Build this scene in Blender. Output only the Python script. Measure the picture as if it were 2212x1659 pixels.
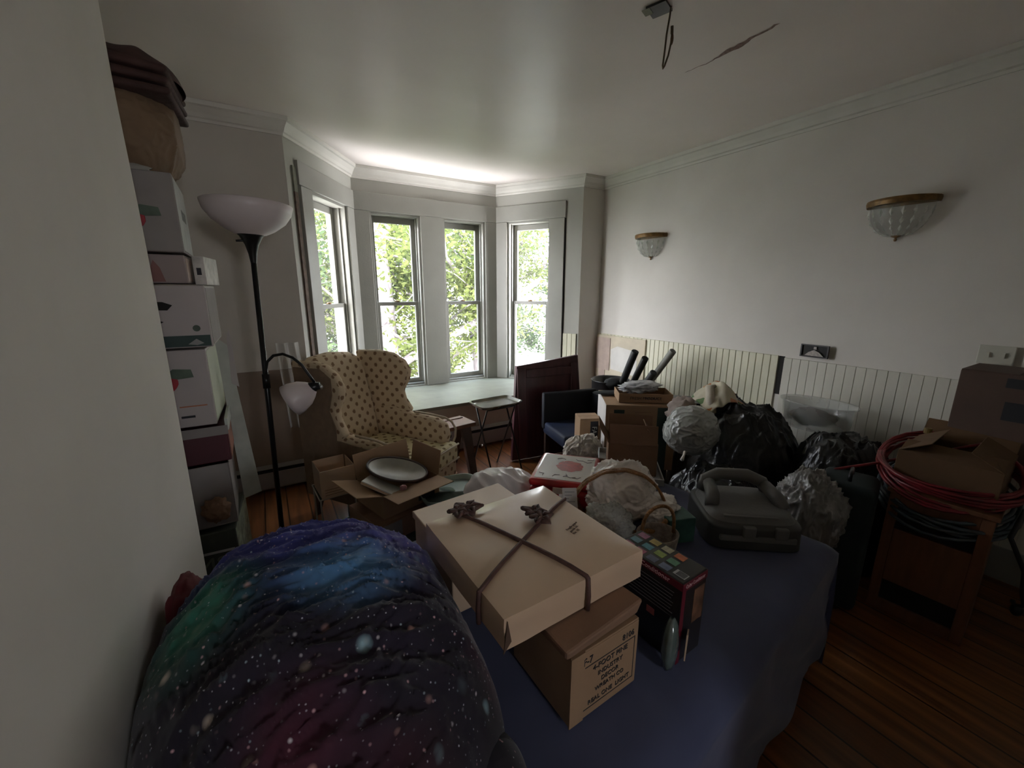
import bpy, bmesh, math, random
from mathutils import Vector, Matrix, noise, Euler
R = math.radians
for o in list(bpy.data.objects): bpy.data.objects.remove(o, do_unlink=True)
SC = bpy.context.scene
COL = SC.collection

# ------------------------------------------------------------------ camera
CZ = 1.3985
yaw, pitch, roll = 0.5434697, 0.2255105, 0.0016014
fwd = Vector((math.sin(yaw)*math.cos(pitch), math.cos(yaw)*math.cos(pitch), -math.sin(pitch)))
rgt = Vector((math.cos(yaw), -math.sin(yaw), 0)); up = rgt.cross(fwd)
r2 = rgt*math.cos(roll) + up*math.sin(roll); u2 = -rgt*math.sin(roll) + up*math.cos(roll)
cam_d = bpy.data.cameras.new('camera'); cam = bpy.data.objects.new('camera', cam_d); COL.objects.link(cam)
cam.matrix_world = Matrix(((r2.x, u2.x, -fwd.x, 0), (r2.y, u2.y, -fwd.y, 0), (r2.z, u2.z, -fwd.z, CZ), (0, 0, 0, 1)))
cam_d.sensor_fit = 'HORIZONTAL'; cam_d.sensor_width = 36; cam_d.lens = 36*882.07/2212
cam_d.clip_start = 0.02; cam_d.clip_end = 300
SC.camera = cam

# ------------------------------------------------------------------ sky, sun, window portals, exposure
W = bpy.data.worlds.new('daylight'); SC.world = W; W.use_nodes = True
wn = W.node_tree.nodes; wl = W.node_tree.links
bg = wn['Background']; bg.inputs[1].default_value = 36
tc = wn.new('ShaderNodeTexCoord'); sep = wn.new('ShaderNodeSeparateXYZ'); cr = wn.new('ShaderNodeValToRGB')
wl.new(tc.outputs['Generated'], sep.inputs[0]); wl.new(sep.outputs[2], cr.inputs[0]); wl.new(cr.outputs[0], bg.inputs[0])
cr.color_ramp.elements[0].position = 0.0; cr.color_ramp.elements[0].color = (0.98, 0.98, 1.0, 1)
cr.color_ramp.elements[1].position = 0.75; cr.color_ramp.elements[1].color = (0.30, 0.38, 0.50, 1)
sd = bpy.data.lights.new('sun', 'SUN'); sd.energy = 34; sd.angle = R(1.5); sd.color = (1, .95, .86)
so = bpy.data.objects.new('sun', sd); COL.objects.link(so)
so.rotation_euler = Vector((0.25, 0.62, -0.75)).to_track_quat('-Z', 'Y').to_euler()
def portal(cx, cy, w, ang):
    l = bpy.data.lights.new('window_portal', 'AREA'); l.shape = 'RECTANGLE'; l.size = w; l.size_y = 1.7
    l.cycles.is_portal = True
    o = bpy.data.objects.new('window_portal', l); COL.objects.link(o); o.location = (cx, cy, 1.22)
    o.rotation_euler = Vector((-math.sin(ang)*-1, -math.cos(ang), 0)).to_track_quat('-Z', 'Z').to_euler()
SC.view_settings.view_transform = 'Standard'; SC.view_settings.look = 'None'
SC.view_settings.exposure = 0.35; SC.view_settings.gamma = 1.0
try:
    SC.view_settings.use_curve_mapping = False
    SC.cycles.use_denoising = True
    SC.cycles.max_bounces = 12; SC.cycles.diffuse_bounces = 8; SC.cycles.transparent_max_bounces = 16
    SC.cycles.sample_clamp_indirect = 12
    SC.cycles.caustics_reflective = False; SC.cycles.caustics_refractive = False
except Exception: pass

# ------------------------------------------------------------------ materials
MATS = {}
def nodes_of(name):
    m = bpy.data.materials.new(name); m.use_nodes = True
    n = m.node_tree.nodes; l = m.node_tree.links; b = n['Principled BSDF']
    MATS[name] = m
    return m, n, l, b
def mat(name, col, rough=.6, var=.12, scale=6., bump=.0, bscale=40., metal=0, spec=.5, alpha=1, trans=0, detail=4., sheen=0, coat=0, col2=None, coords='Object', stretch=None, emis=None):
    if name in MATS: return MATS[name]
    m, n, l, b = nodes_of(name)
    tc = n.new('ShaderNodeTexCoord'); src = tc.outputs[coords]
    if stretch:
        mp = n.new('ShaderNodeMapping'); mp.inputs['Scale'].default_value = stretch; l.new(src, mp.inputs[0]); src = mp.outputs[0]
    nz = n.new('ShaderNodeTexNoise'); nz.inputs['Scale'].default_value = scale; nz.inputs['Detail'].default_value = detail
    l.new(src, nz.inputs['Vector'])
    rp = n.new('ShaderNodeValToRGB')
    c2 = col2 or tuple(c*(1+var) for c in col); c1 = tuple(c*(1-var) for c in col) if not col2 else col
    rp.color_ramp.elements[0].position = .3; rp.color_ramp.elements[1].position = .7
    rp.color_ramp.elements[0].color = (*c1, 1); rp.color_ramp.elements[1].color = (*c2, 1)
    l.new(nz.outputs[0], rp.inputs[0]); l.new(rp.outputs[0], b.inputs['Base Color'])
    b.inputs['Roughness'].default_value = rough; b.inputs['Metallic'].default_value = metal
    b.inputs['Specular IOR Level'].default_value = spec; b.inputs['Alpha'].default_value = alpha
    b.inputs['Transmission Weight'].default_value = trans
    if sheen: b.inputs['Sheen Weight'].default_value = sheen
    if coat: b.inputs['Coat Weight'].default_value = coat; b.inputs['Coat Roughness'].default_value = .15
    if bump:
        nb = n.new('ShaderNodeTexNoise'); nb.inputs['Scale'].default_value = bscale; nb.inputs['Detail'].default_value = 5; l.new(src, nb.inputs['Vector'])
        bp = n.new('ShaderNodeBump'); bp.inputs['Strength'].default_value = bump; bp.inputs['Distance'].default_value = .01
        l.new(nb.outputs[0], bp.inputs['Height']); l.new(bp.outputs[0], b.inputs['Normal'])
    return m
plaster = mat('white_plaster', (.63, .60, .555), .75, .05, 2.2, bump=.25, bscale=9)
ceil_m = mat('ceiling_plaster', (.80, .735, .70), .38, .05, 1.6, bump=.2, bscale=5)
bay_m = mat('shaded_bay_plaster', (.37, .365, .325), .7, .05, 2.2, bump=.2, bscale=9)  # darker copy of the wall plaster; backlit shade put into the colour
crown_m = mat('crown_paint', (.60, .58, .53), .5, .05, 5)
trim_m = mat('shaded_trim_paint', (.28, .275, .245), .42, .05, 5, bump=.08, bscale=60)  # trim greyed: shade of the backlit casings is in the colour
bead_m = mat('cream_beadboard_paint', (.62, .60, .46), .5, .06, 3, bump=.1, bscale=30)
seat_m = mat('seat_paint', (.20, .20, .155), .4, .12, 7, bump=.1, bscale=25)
dark_gap = mat('dark_gap', (.012, .011, .010), .9, .2)
strip_m = mat('dark_brown_strip', (.10, .065, .045), .8, .4, 30)
card = mat('cardboard', (.34, .215, .125), .8, .08, 9, bump=.08, bscale=120)
card_d = mat('dark_cardboard', (.25, .145, .09), .85, .1, 9, bump=.08, bscale=120)
card_l = mat('pale_cardboard', (.62, .45, .31), .35, .05, 7, bump=.12, bscale=7, coat=.6)
white_card = mat('white_carton', (.62, .59, .56), .6, .05, 9)
grey_card = mat('grey_carton', (.33, .30, .28), .7, .07, 9)
black_pl = mat('black_plastic', (.012, .012, .013), .35, .2)
black_metal = mat('black_metal', (.012, .012, .012), .3, .2, metal=0.3)
steel = mat('steel', (.5, .5, .5), .3, .1, metal=1)
frost = mat('frosted_white_glass', (.62, .55, .56), .35, .03, 3)
brown_rib = mat('brown_ribbon', (.085, .04, .032), .6, .25, 60)
blk_bag = mat('black_bag_plastic', (.006, .006, .007), .28, .3, 12, bump=1.0, bscale=14, spec=.5)
wht_bag = mat('white_bag_plastic', (.86, .80, .76), .25, .04, 8, bump=.5, bscale=30, spec=.6)
clr_bag = mat('clear_bag_plastic', (.55, .55, .52), .15, .05, 8, bump=.6, bscale=26, spec=.8, alpha=.5)
ink = mat('black_ink', (.02, .02, .025), .7, .1)
green_ink = mat('dark_green_ink', (.03, .055, .05), .7, .1)
red_ink = mat('red_ink', (.30, .01, .02), .6, .3, 12)
leaf_ink = mat('grey_green_ink', (.07, .10, .07), .6, .3, 20)
pale_ink = mat('pale_ink', (.5, .5, .48), .7, .05)
blue_sheet = mat('blue_sheet_cotton', (.066, .076, .150), .9, .12, 4, bump=.4, bscale=5, sheen=.2)
wood_dark = mat('dark_wood', (.06, .032, .022), .5, .3, 4, stretch=(1, 8, 1))
wood_brown = mat('brown_wood', (.17, .085, .05), .45, .25, 5, stretch=(1, 9, 1))
wood_orange = mat('orange_wood', (.15, .062, .028), .55, .2, 5, stretch=(9, 9, 1))
wicker = mat('wicker', (.33, .16, .06), .55, .4, 60, bump=.6, bscale=150)
gold = mat('aged_brass', (.20, .11, .035), .45, .4, 30, metal=.4)
glass_m, n, l, b = nodes_of('window_glass')
b.inputs['Base Color'].default_value = (1, 1, 1, 1); b.inputs['Roughness'].default_value = .0; b.inputs['Alpha'].default_value = .06; b.inputs['Specular IOR Level'].default_value = .4
crys = mat('crystal_glass', (.42, .44, .40), .05, .3, 40, spec=1.0, alpha=.22)
crys2 = mat('crystal_bead', (.62, .63, .58), .08, .3, 50, spec=1.0, alpha=.85)

def floor_material():
    m, n, l, b = nodes_of('pine_floorboards')
    tc = n.new('ShaderNodeTexCoord'); mp = n.new('ShaderNodeMapping'); mp.inputs['Rotation'].default_value = (0, 0, R(90))
    l.new(tc.outputs['Object'], mp.inputs[0])
    br = n.new('ShaderNodeTexBrick'); br.inputs['Scale'].default_value = 1; br.inputs['Brick Width'].default_value = 2.3; br.inputs['Row Height'].default_value = .13
    br.inputs['Mortar Size'].default_value = .004; br.inputs['Color1'].default_value = (.25, .10, .036, 1); br.inputs['Color2'].default_value = (.16, .056, .02, 1); br.inputs['Mortar'].default_value = (.03, .012, .006, 1)
    l.new(mp.outputs[0], br.inputs[0])
    mp2 = n.new('ShaderNodeMapping'); mp2.inputs['Scale'].default_value = (1.3, 22, 1); l.new(mp.outputs[0], mp2.inputs[0])
    nz = n.new('ShaderNodeTexNoise'); nz.inputs['Scale'].default_value = 1.2; nz.inputs['Detail'].default_value = 6; l.new(mp2.outputs[0], nz.inputs[0])
    rp = n.new('ShaderNodeValToRGB'); rp.color_ramp.elements[0].position = .3; rp.color_ramp.elements[0].color = (.45, .42, .38, 1); rp.color_ramp.elements[1].position = .75; rp.color_ramp.elements[1].color = (1.25, 1.2, 1.05, 1)
    l.new(nz.outputs[0], rp.inputs[0])
    mx = n.new('ShaderNodeMix'); mx.data_type = 'RGBA'; mx.blend_type = 'MULTIPLY'; mx.inputs[0].default_value = 1
    l.new(br.outputs[0], mx.inputs[6]); l.new(rp.outputs[0], mx.inputs[7]); l.new(mx.outputs[2], b.inputs['Base Color'])
    b.inputs['Roughness'].default_value = .33; b.inputs['Coat Weight'].default_value = .3; b.inputs['Coat Roughness'].default_value = .25
    bp = n.new('ShaderNodeBump'); bp.inputs['Strength'].default_value = .25; bp.inputs['Distance'].default_value = .004; l.new(nz.outputs[0], bp.inputs['Height']); l.new(bp.outputs[0], b.inputs['Normal'])
    return m
def dotted_fabric(name, base, dot):
    m, n, l, b = nodes_of(name)
    uv = n.new('ShaderNodeUVMap'); mp = n.new('ShaderNodeMapping'); mp.inputs['Rotation'].default_value = (0, 0, R(45)); mp.inputs['Scale'].default_value = (1/.060,)*3
    l.new(uv.outputs[0], mp.inputs[0])
    fr = n.new('ShaderNodeVectorMath'); fr.operation = 'FRACTION'; l.new(mp.outputs[0], fr.inputs[0])
    sb = n.new('ShaderNodeVectorMath'); sb.operation = 'SUBTRACT'; sb.inputs[1].default_value = (.5, .5, 0); l.new(fr.outputs[0], sb.inputs[0])
    ml = n.new('ShaderNodeVectorMath'); ml.operation = 'MULTIPLY'; ml.inputs[1].default_value = (1, 1, 0); l.new(sb.outputs[0], ml.inputs[0])
    ln = n.new('ShaderNodeVectorMath'); ln.operation = 'LENGTH'; l.new(ml.outputs[0], ln.inputs[0])
    nz = n.new('ShaderNodeTexNoise'); nz.inputs['Scale'].default_value = 120; l.new(uv.outputs[0], nz.inputs[0])
    ad = n.new('ShaderNodeMath'); ad.operation = 'MULTIPLY_ADD'; ad.inputs[1].default_value = .22; l.new(nz.outputs[0], ad.inputs[0]); l.new(ln.outputs['Value'], ad.inputs[2])
    rp = n.new('ShaderNodeValToRGB'); e = rp.color_ramp.elements
    e[0].position = .30; e[0].color = (*dot, 1); e[1].position = .38; e[1].color = (*base, 1)
    l.new(ad.outputs[0], rp.inputs[0]); l.new(rp.outputs[0], b.inputs['Base Color']); b.inputs['Roughness'].default_value = .9
    n2 = n.new('ShaderNodeTexNoise'); n2.inputs['Scale'].default_value = 500; l.new(uv.outputs[0], n2.inputs[0])
    bp = n.new('ShaderNodeBump'); bp.inputs['Strength'].default_value = .2; bp.inputs['Distance'].default_value = .003; l.new(n2.outputs[0], bp.inputs['Height']); l.new(bp.outputs[0], b.inputs['Normal'])
    return m
def galaxy():
    m, n, l, b = nodes_of('galaxy_print_fabric')
    tc = n.new('ShaderNodeTexCoord'); P = tc.outputs['Object']
    def nz(sc, det=3, off=0):
        mp = n.new('ShaderNodeMapping'); mp.inputs['Location'].default_value = (off, off*.7, off*.3); l.new(P, mp.inputs[0])
        t = n.new('ShaderNodeTexNoise'); t.inputs['Scale'].default_value = sc; t.inputs['Detail'].default_value = det; l.new(mp.outputs[0], t.inputs[0]); return t.outputs[0]
    def blob(c, r, soft=1.):
        d = n.new('ShaderNodeVectorMath'); d.operation = 'DISTANCE'; d.inputs[1].default_value = c; l.new(P, d.inputs[0])
        a = n.new('ShaderNodeMapRange'); a.inputs[1].default_value = r; a.inputs[2].default_value = 0; a.interpolation_type = 'SMOOTHSTEP'; l.new(d.outputs['Value'], a.inputs[0])
        q = n.new('ShaderNodeMath'); q.operation = 'MULTIPLY'; l.new(a.outputs[0], q.inputs[0]); l.new(nz(9, 3, c[0]*5), q.inputs[1]); 
        q2 = n.new('ShaderNodeMath'); q2.operation = 'MULTIPLY'; q2.inputs[1].default_value = 1.7*soft; q2.use_clamp = True; l.new(q.outputs[0], q2.inputs[0]); return q2.outputs[0]
    def mix(f, a, c, mode='MIX'):
        x = n.new('ShaderNodeMix'); x.data_type = 'RGBA'; x.blend_type = mode; l.new(f, x.inputs[0])
        if isinstance(a, tuple): x.inputs[6].default_value = (*a, 1)
        else: l.new(a, x.inputs[6])
        if isinstance(c, tuple): x.inputs[7].default_value = (*c, 1)
        else: l.new(c, x.inputs[7])
        return x.outputs[2]
    rp = n.new('ShaderNodeValToRGB'); e = rp.color_ramp.elements; e[0].position = .35; e[0].color = (.003, .003, .005, 1); e[1].position = .68; e[1].color = (.018, .010, .030, 1)
    l.new(nz(3.2, 4), rp.inputs[0]); c = rp.outputs[0]
    c = mix(blob((.08, 1.05, .75), .42, 1.5), c, (.05, .06, .30))
    c = mix(blob((.09, .80, .84), .16, 1.6), c, (.09, .24, .46))
    c = mix(blob((.20, .95, .8), .22, .9), c, (.10, .09, .30))
    c = mix(blob((-.155, .84, .80), .16, 1.4), c, (.02, .16, .11))
    c = mix(blob((-.02, .52, .8), .13, 1.), c, (.075, .010, .030))
    c = mix(blob((.29, .64, .66), .14, 1.2), c, (.085, .010, .034))
    c = mix(blob((.08, .45, .72), .12, 1.), c, (.06, .008, .025))
    for sc, th, col, pw in ((110, .14, (.75, .75, .85), 1), (62, .13, (.85, .5, .55), 1), (36, .10, (.75, .7, .75), 5.2), (48, .085, (.55, .7, .8), 2.1), (14, .12, (.62, .52, .45), 3.7), (11, .12, (.40, .62, .70), 9.1), (17, .09, (.7, .4, .36), 6.3)):
        mp = n.new('ShaderNodeMapping'); mp.inputs['Location'].default_value = (pw, pw*2, 0); l.new(P, mp.inputs[0])
        v = n.new('ShaderNodeTexVoronoi'); v.inputs['Scale'].default_value = sc; l.new(mp.outputs[0], v.inputs[0])
        a = n.new('ShaderNodeMapRange'); a.inputs[1].default_value = th*1.5; a.inputs[2].default_value = th*.4; l.new(v.outputs['Distance'], a.inputs[0])
        s = n.new('ShaderNodeSeparateColor'); l.new(v.outputs['Color'], s.inputs[0])
        g = n.new('ShaderNodeMapRange'); g.inputs[1].default_value = .45; g.inputs[2].default_value = 1.; l.new(s.outputs[0], g.inputs[0])
        q = n.new('ShaderNodeMath'); q.operation = 'MULTIPLY'; l.new(a.outputs[0], q.inputs[0]); l.new(g.outputs[0], q.inputs[1])
        c = mix(q.outputs[0], c, col)
    l.new(c, b.inputs['Base Color']); b.inputs['Roughness'].default_value = .85; b.inputs['Sheen Weight'].default_value = .15
    return m
def leaf_mat(name, c1, c2):
    m, n, l, b = nodes_of(name)
    tc = n.new('ShaderNodeTexCoord'); nz = n.new('ShaderNodeTexNoise'); nz.inputs['Scale'].default_value = 3.5; l.new(tc.outputs['Object'], nz.inputs[0])
    rp = n.new('ShaderNodeValToRGB'); rp.color_ramp.elements[0].position = .35; rp.color_ramp.elements[1].position = .65; rp.color_ramp.elements[0].color = (*c1, 1); rp.color_ramp.elements[1].color = (*c2, 1); l.new(nz.outputs[0], rp.inputs[0])
    d = n.new('ShaderNodeBsdfDiffuse'); t = n.new('ShaderNodeBsdfTranslucent'); l.new(rp.outputs[0], d.inputs[0]); l.new(rp.outputs[0], t.inputs[0])
    mx = n.new('ShaderNodeMixShader'); mx.inputs[0].default_value = .5; l.new(d.outputs[0], mx.inputs[1]); l.new(t.outputs[0], mx.inputs[2])
    l.new(mx.outputs[0], n['Material Output'].inputs[0]); return m

# ------------------------------------------------------------------ mesh helpers
class M:
    def __init__(s): s.v = []; s.f = []
    def add(s, vs, fs):
        k = len(s.v); s.v += [Vector(v) for v in vs]; s.f += [tuple(i+k for i in f) for f in fs]; return s
    def box(s, c, d, rz=0, rx=0, ry=0):
        x, y, z = d[0]/2, d[1]/2, d[2]/2; E_ = Euler((rx, ry, rz)).to_matrix(); c = Vector(c)
        vs = [c + E_ @ Vector(p) for p in ((-x,-y,-z),(x,-y,-z),(x,y,-z),(-x,y,-z),(-x,-y,z),(x,-y,z),(x,y,z),(-x,y,z))]
        return s.add(vs, [(0,3,2,1),(4,5,6,7),(0,1,5,4),(1,2,6,5),(2,3,7,6),(3,0,4,7)])
    def bb(s, x0, x1, y0, y1, z0, z1): return s.box(((x0+x1)/2,(y0+y1)/2,(z0+z1)/2), (x1-x0,y1-y0,z1-z0))
    def hexa(s, lo, hi):   # two quads, lower and upper, counter-clockwise from above
        return s.add(list(lo)+list(hi), [(3,2,1,0),(4,5,6,7),(0,1,5,4),(1,2,6,5),(2,3,7,6),(3,0,4,7)])
    def prism(s, pts, a, b_, axis='z'):
        def P(p, h): return {'z': (p[0],p[1],h), 'y': (p[0],h,p[1]), 'x': (h,p[0],p[1])}[axis]
        n = len(pts); vs = [P(p,a) for p in pts]+[P(p,b_) for p in pts]
        fs = [tuple(range(n-1,-1,-1)), tuple(range(n,2*n))]+[(i,(i+1)%n,n+(i+1)%n,n+i) for i in range(n)]
        return s.add(vs, fs)
    def tube(s, pts, r, seg=8, close=False):
        pts = [Vector(p) for p in pts]; n = len(pts); rs = r if isinstance(r, (list, tuple)) else [r]*n
        T = []
        for i in range(n):
            a = pts[(i-1) % n] if (close or i) else pts[0]; c = pts[(i+1) % n] if (close or i < n-1) else pts[-1]
            T.append((c-a).normalized())
        ref = Vector((0,0,1)) if abs(T[0].z) < .9 else Vector((1,0,0)); N = T[0].cross(ref).normalized(); rings = []
        for i in range(n):
            N = (N - T[i]*N.dot(T[i])).normalized(); B = T[i].cross(N)
            rings.append([pts[i]+(N*math.cos(2*math.pi*j/seg)+B*math.sin(2*math.pi*j/seg))*rs[i] for j in range(seg)])
        vs = [v for g in rings for v in g]; fs = []
        for i in range(n if close else n-1):
            k = (i+1) % n
            for j in range(seg): fs.append((i*seg+j, i*seg+(j+1)%seg, k*seg+(j+1)%seg, k*seg+j))
        if not close: fs += [tuple(range(seg-1,-1,-1)), tuple(range((n-1)*seg, n*seg))]
        return s.add(vs, fs)
    def lathe(s, prof, c=(0,0,0), seg=32, a0=0, a1=2*math.pi):
        full = abs(a1-a0-2*math.pi) < 1e-6; m = seg if full else seg+1; vs = []; c = Vector(c)
        for r, z in prof:
            for j in range(m):
                t = a0+(a1-a0)*j/seg; vs.append(c+Vector((r*math.cos(t), r*math.sin(t), z)))
        fs = []
        for i in range(len(prof)-1):
            for j in range(seg):
                k = (j+1) % m; fs.append((i*m+j, i*m+k, (i+1)*m+k, (i+1)*m+j))
        return s.add(vs, fs)
    def grid(s, fn, nu, nv):
        vs = [fn(i/nu, j/nv) for i in range(nu+1) for j in range(nv+1)]
        fs = [(i*(nv+1)+j, (i+1)*(nv+1)+j, (i+1)*(nv+1)+j+1, i*(nv+1)+j+1) for i in range(nu) for j in range(nv)]
        return s.add(vs, fs)
    def blob(s, c, rad, sub=4, amp=.12, fr=3., seed=0, flat=None, ridge=0, cut=None, st=(1,1,1), rf=1.):
        bm = bmesh.new(); bmesh.ops.create_icosphere(bm, subdivisions=sub, radius=1); c = Vector(c); rad = Vector(rad)
        for v in bm.verts:
            p = v.co.copy(); q = p*fr+Vector((seed*7.3, seed*3.1, seed)); d = amp*noise.noise(q)
            if ridge:
                qs = Vector((q.x*st[0], q.y*st[1], q.z*st[2]))*rf; wv = Vector((noise.noise(qs*1.3), noise.noise(qs*1.3+Vector((9, 2, 4))), noise.noise(qs*1.3+Vector((1, 7, 3)))))*.7
                d += ridge*((1-min(1, abs(noise.noise(qs*2+wv))*3.2))**2-.3) + ridge*.55*((1-min(1, abs(noise.noise(qs*4.3+wv*2))*3.2))**2-.3)
            p = p*(1+d); p = Vector((p.x*rad.x, p.y*rad.y, p.z*rad.z))+c
            if flat is not None and p.z < flat: p.z = flat+(p.z-flat)*.04
            if cut: p = cut(p)
            v.co = p
        bm.verts.index_update(); s.add([v.co for v in bm.verts], [tuple(v.index for v in f.verts) for f in bm.faces]); bm.free(); return s
    def xf(s, mtx): s.v = [mtx @ v for v in s.v]; return s
    def build(s, name, m, parent=None, smooth=False, bevel=0, seg=2, solid=0, sub=0, loc=None, rot=None):
        me = bpy.data.meshes.new(name); me.from_pydata(s.v, [], s.f)
        uv = me.uv_layers.new(name='UVMap')
        for p in me.polygons:
            a = [abs(x) for x in p.normal]; k = a.index(max(a))
            for li in p.loop_indices:
                co = s.v[me.loops[li].vertex_index]
                uv.data[li].uv = ((co.y, co.z), (co.x, co.z), (co.x, co.y))[k]
        if smooth:
            for p in me.polygons: p.use_smooth = True
        for mm in (m if isinstance(m, list) else [m]): me.materials.append(mm)
        me.update(); o = bpy.data.objects.new(name, me); COL.objects.link(o)
        if parent: o.parent = parent
        if loc: o.location = loc
        if rot: o.rotation_euler = rot
        if solid: q = o.modifiers.new('s', 'SOLIDIFY'); q.thickness = solid; q.offset = 0
        if sub: q = o.modifiers.new('u', 'SUBSURF'); q.levels = sub; q.render_levels = sub
        if bevel:
            q = o.modifiers.new('b', 'BEVEL'); q.width = bevel; q.segments = seg; q.limit_method = 'ANGLE'; q.angle_limit = R(35)
            if smooth is False and seg > 2:
                for p in me.polygons: p.use_smooth = True
        return o
def tag(o, label=None, cat=None, group=None, kind=None):
    for k, v in (('label', label), ('category', cat), ('group', group), ('kind', kind)):
        if v: o[k] = v
    return o
def thing(name, label, cat, loc=(0,0,0), rz=0, group=None, rx=0, ry=0):
    o = bpy.data.objects.new(name, None); COL.objects.link(o); o.location = loc; o.rotation_euler = (rx, ry, rz); o.empty_display_size = .05
    return tag(o, label, cat, group)
def struct(name, m, mt, **k): return tag(m.build(name, mt, **k), kind='structure')
def text(name, s, size, m, parent, loc, rot, align='CENTER', ext=.0006, sx=1):
    c = bpy.data.curves.new(name, 'FONT'); c.body = s; c.size = size; c.align_x = align; c.align_y = 'CENTER'; c.extrude = ext; c.resolution_u = 3
    f = bpy.data.objects.new(name, c); COL.objects.link(f); bpy.context.view_layer.update()
    me = bpy.data.meshes.new_from_object(f.evaluated_get(bpy.context.evaluated_depsgraph_get())); bpy.data.objects.remove(f, do_unlink=True)
    me.materials.clear(); me.materials.append(m); me.name = name
    o = bpy.data.objects.new(name, me); COL.objects.link(o); o.parent = parent; o.location = loc; o.rotation_euler = rot; o.scale = (sx, 1, 1); return o

# ------------------------------------------------------------------ the room
CH = 2.45; YF = 3.22; SEAT = .43
A = Vector((.235, YF, 0)); B = Vector((.79, 4.03, 0)); C_ = Vector((2.235, 4.03, 0)); D = Vector((2.735, YF, 0))
floor = struct('floor', M().bb(-1.4, 3.2, -2.7, 3.4, -.12, 0), floor_material())
struct('ceiling', M().bb(-1.4, 3.2, -2.7, 4.3, CH, CH+.15), ceil_m)
crack = M()
rnd = random.Random(4)
pts = [(1.929+.01*math.sin(t*5)+rnd.uniform(-.006,.006), 1.54-.447*t) for t in [i/26 for i in range(27)]]
wd = [0.0015+.002*rnd.random() + (.016*math.exp(-((i/26-.55)/.13)**2)) + (.005 if i > 15 else 0) for i in range(27)]; wd[0] = wd[-1] = .0004
crack.add([(x-w, y, CH-.0012) for (x, y), w in zip(pts, wd)]+[(x+w*.8, y, CH-.0012) for (x, y), w in zip(pts, wd)], [(i, i+1, 28+i, 27+i) for i in range(26)])
struct('trim_1', crack, mat('bared_plaster_crack', (.27, .19, .17), .95, .4, 60))
# right wall with its chase beside the bay
rw = M().bb(3.0, 3.15, -2.7, YF, 0, CH)
struct('wall_right', rw, plaster)
struct('wall_chase', M().prism([(2.735, YF), (3.0, YF), (3.0, 3.44), (2.88, 3.31)], 0, CH), plaster)
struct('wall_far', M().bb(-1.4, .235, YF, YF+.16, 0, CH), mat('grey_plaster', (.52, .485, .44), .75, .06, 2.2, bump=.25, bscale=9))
struct('wall_rear', M().bb(.72, 3.0, -.45, -.35, 0, CH).bb(-.265, .72, -.45, -.35, 2.05, CH), plaster)
struct('wall_hall', M().bb(-1.4, .27, -2.62, -2.5, 0, CH).bb(.63, 3.0, -2.62, -2.5, 0, CH).bb(.27, .63, -2.62, -2.5, 0, 1.34).bb(.27, .63, -2.62, -2.5, 1.77, CH).bb(-1.4, -1.28, -2.5, 1.48, 0, CH).bb(-1.28, -.38, -.45, -.35, 0, CH), plaster)  # unseen hall; its window opening is added and sized for fill light
l = bpy.data.lights.new('hall_fill_portal', 'AREA'); l.shape = 'RECTANGLE'; l.size = .36; l.size_y = .43; l.cycles.is_portal = True
o = bpy.data.objects.new('hall_fill_portal', l); COL.objects.link(o); o.location = (.45, -2.6, 1.55); o.rotation_euler = Vector((0, 1, 0)).to_track_quat('-Z', 'Y').to_euler()
struct('wall_alcove', M().bb(-1.4, -1.28, 1.48, YF, 0, CH).bb(-1.28, -.38, 1.48, 1.6, 0, CH), plaster)
def near(u, v):
    y = -.45+2.08*u; z = CH*v
    return Vector((-.265+.006*noise.noise(Vector((0, y*2.2, z*1.6)))-.02*max(0, (u-.985)/.015)**2, y, z))
wl_ = M().grid(near, 220, 60).bb(-.38, -.287, -.45, 1.63, 0, CH).bb(-.32, -.287, 1.62, 1.63, 0, CH)
struct('wall_left', wl_, plaster, smooth=True)
# bay walls: panels with window openings
def panel(name, p0, p1, openings, ztop, z0, th=.17, ext=.05):
    d = (p1-p0); L = d.length; ang = math.atan2(d.y, d.x); m = M(); xs = [0]
    for a, b_, zb, zt in openings:
        m.bb(xs[-1], a, 0, th, z0, ztop); m.bb(a, b_, 0, th, zt, ztop); m.bb(a, b_, 0, th, z0, zb); xs.append(b_)
    m.bb(xs[-1], L, 0, th, z0, ztop)
    return struct(name, m, bay_m, loc=p0, rot=(0, 0, ang)), ang
ZB, ZT = SEAT+.012, 2.09
OL = [(.269, .831, ZB, ZT)]; OC = [(.135, .605, ZB, ZT), (.841, 1.304, ZB, ZT)]; OR = [(.14, .62, ZB, ZT)]
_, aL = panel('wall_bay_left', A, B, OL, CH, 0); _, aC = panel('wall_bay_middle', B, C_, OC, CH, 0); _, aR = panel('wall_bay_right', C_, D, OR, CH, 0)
struct('wall_bay_corner', M().prism([(.79, 4.031), (.79, 4.2), (.66, 4.12)], 0, CH).prism([(2.235, 4.031), (2.37, 4.13), (2.235, 4.2)], 0, CH), plaster)
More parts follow.
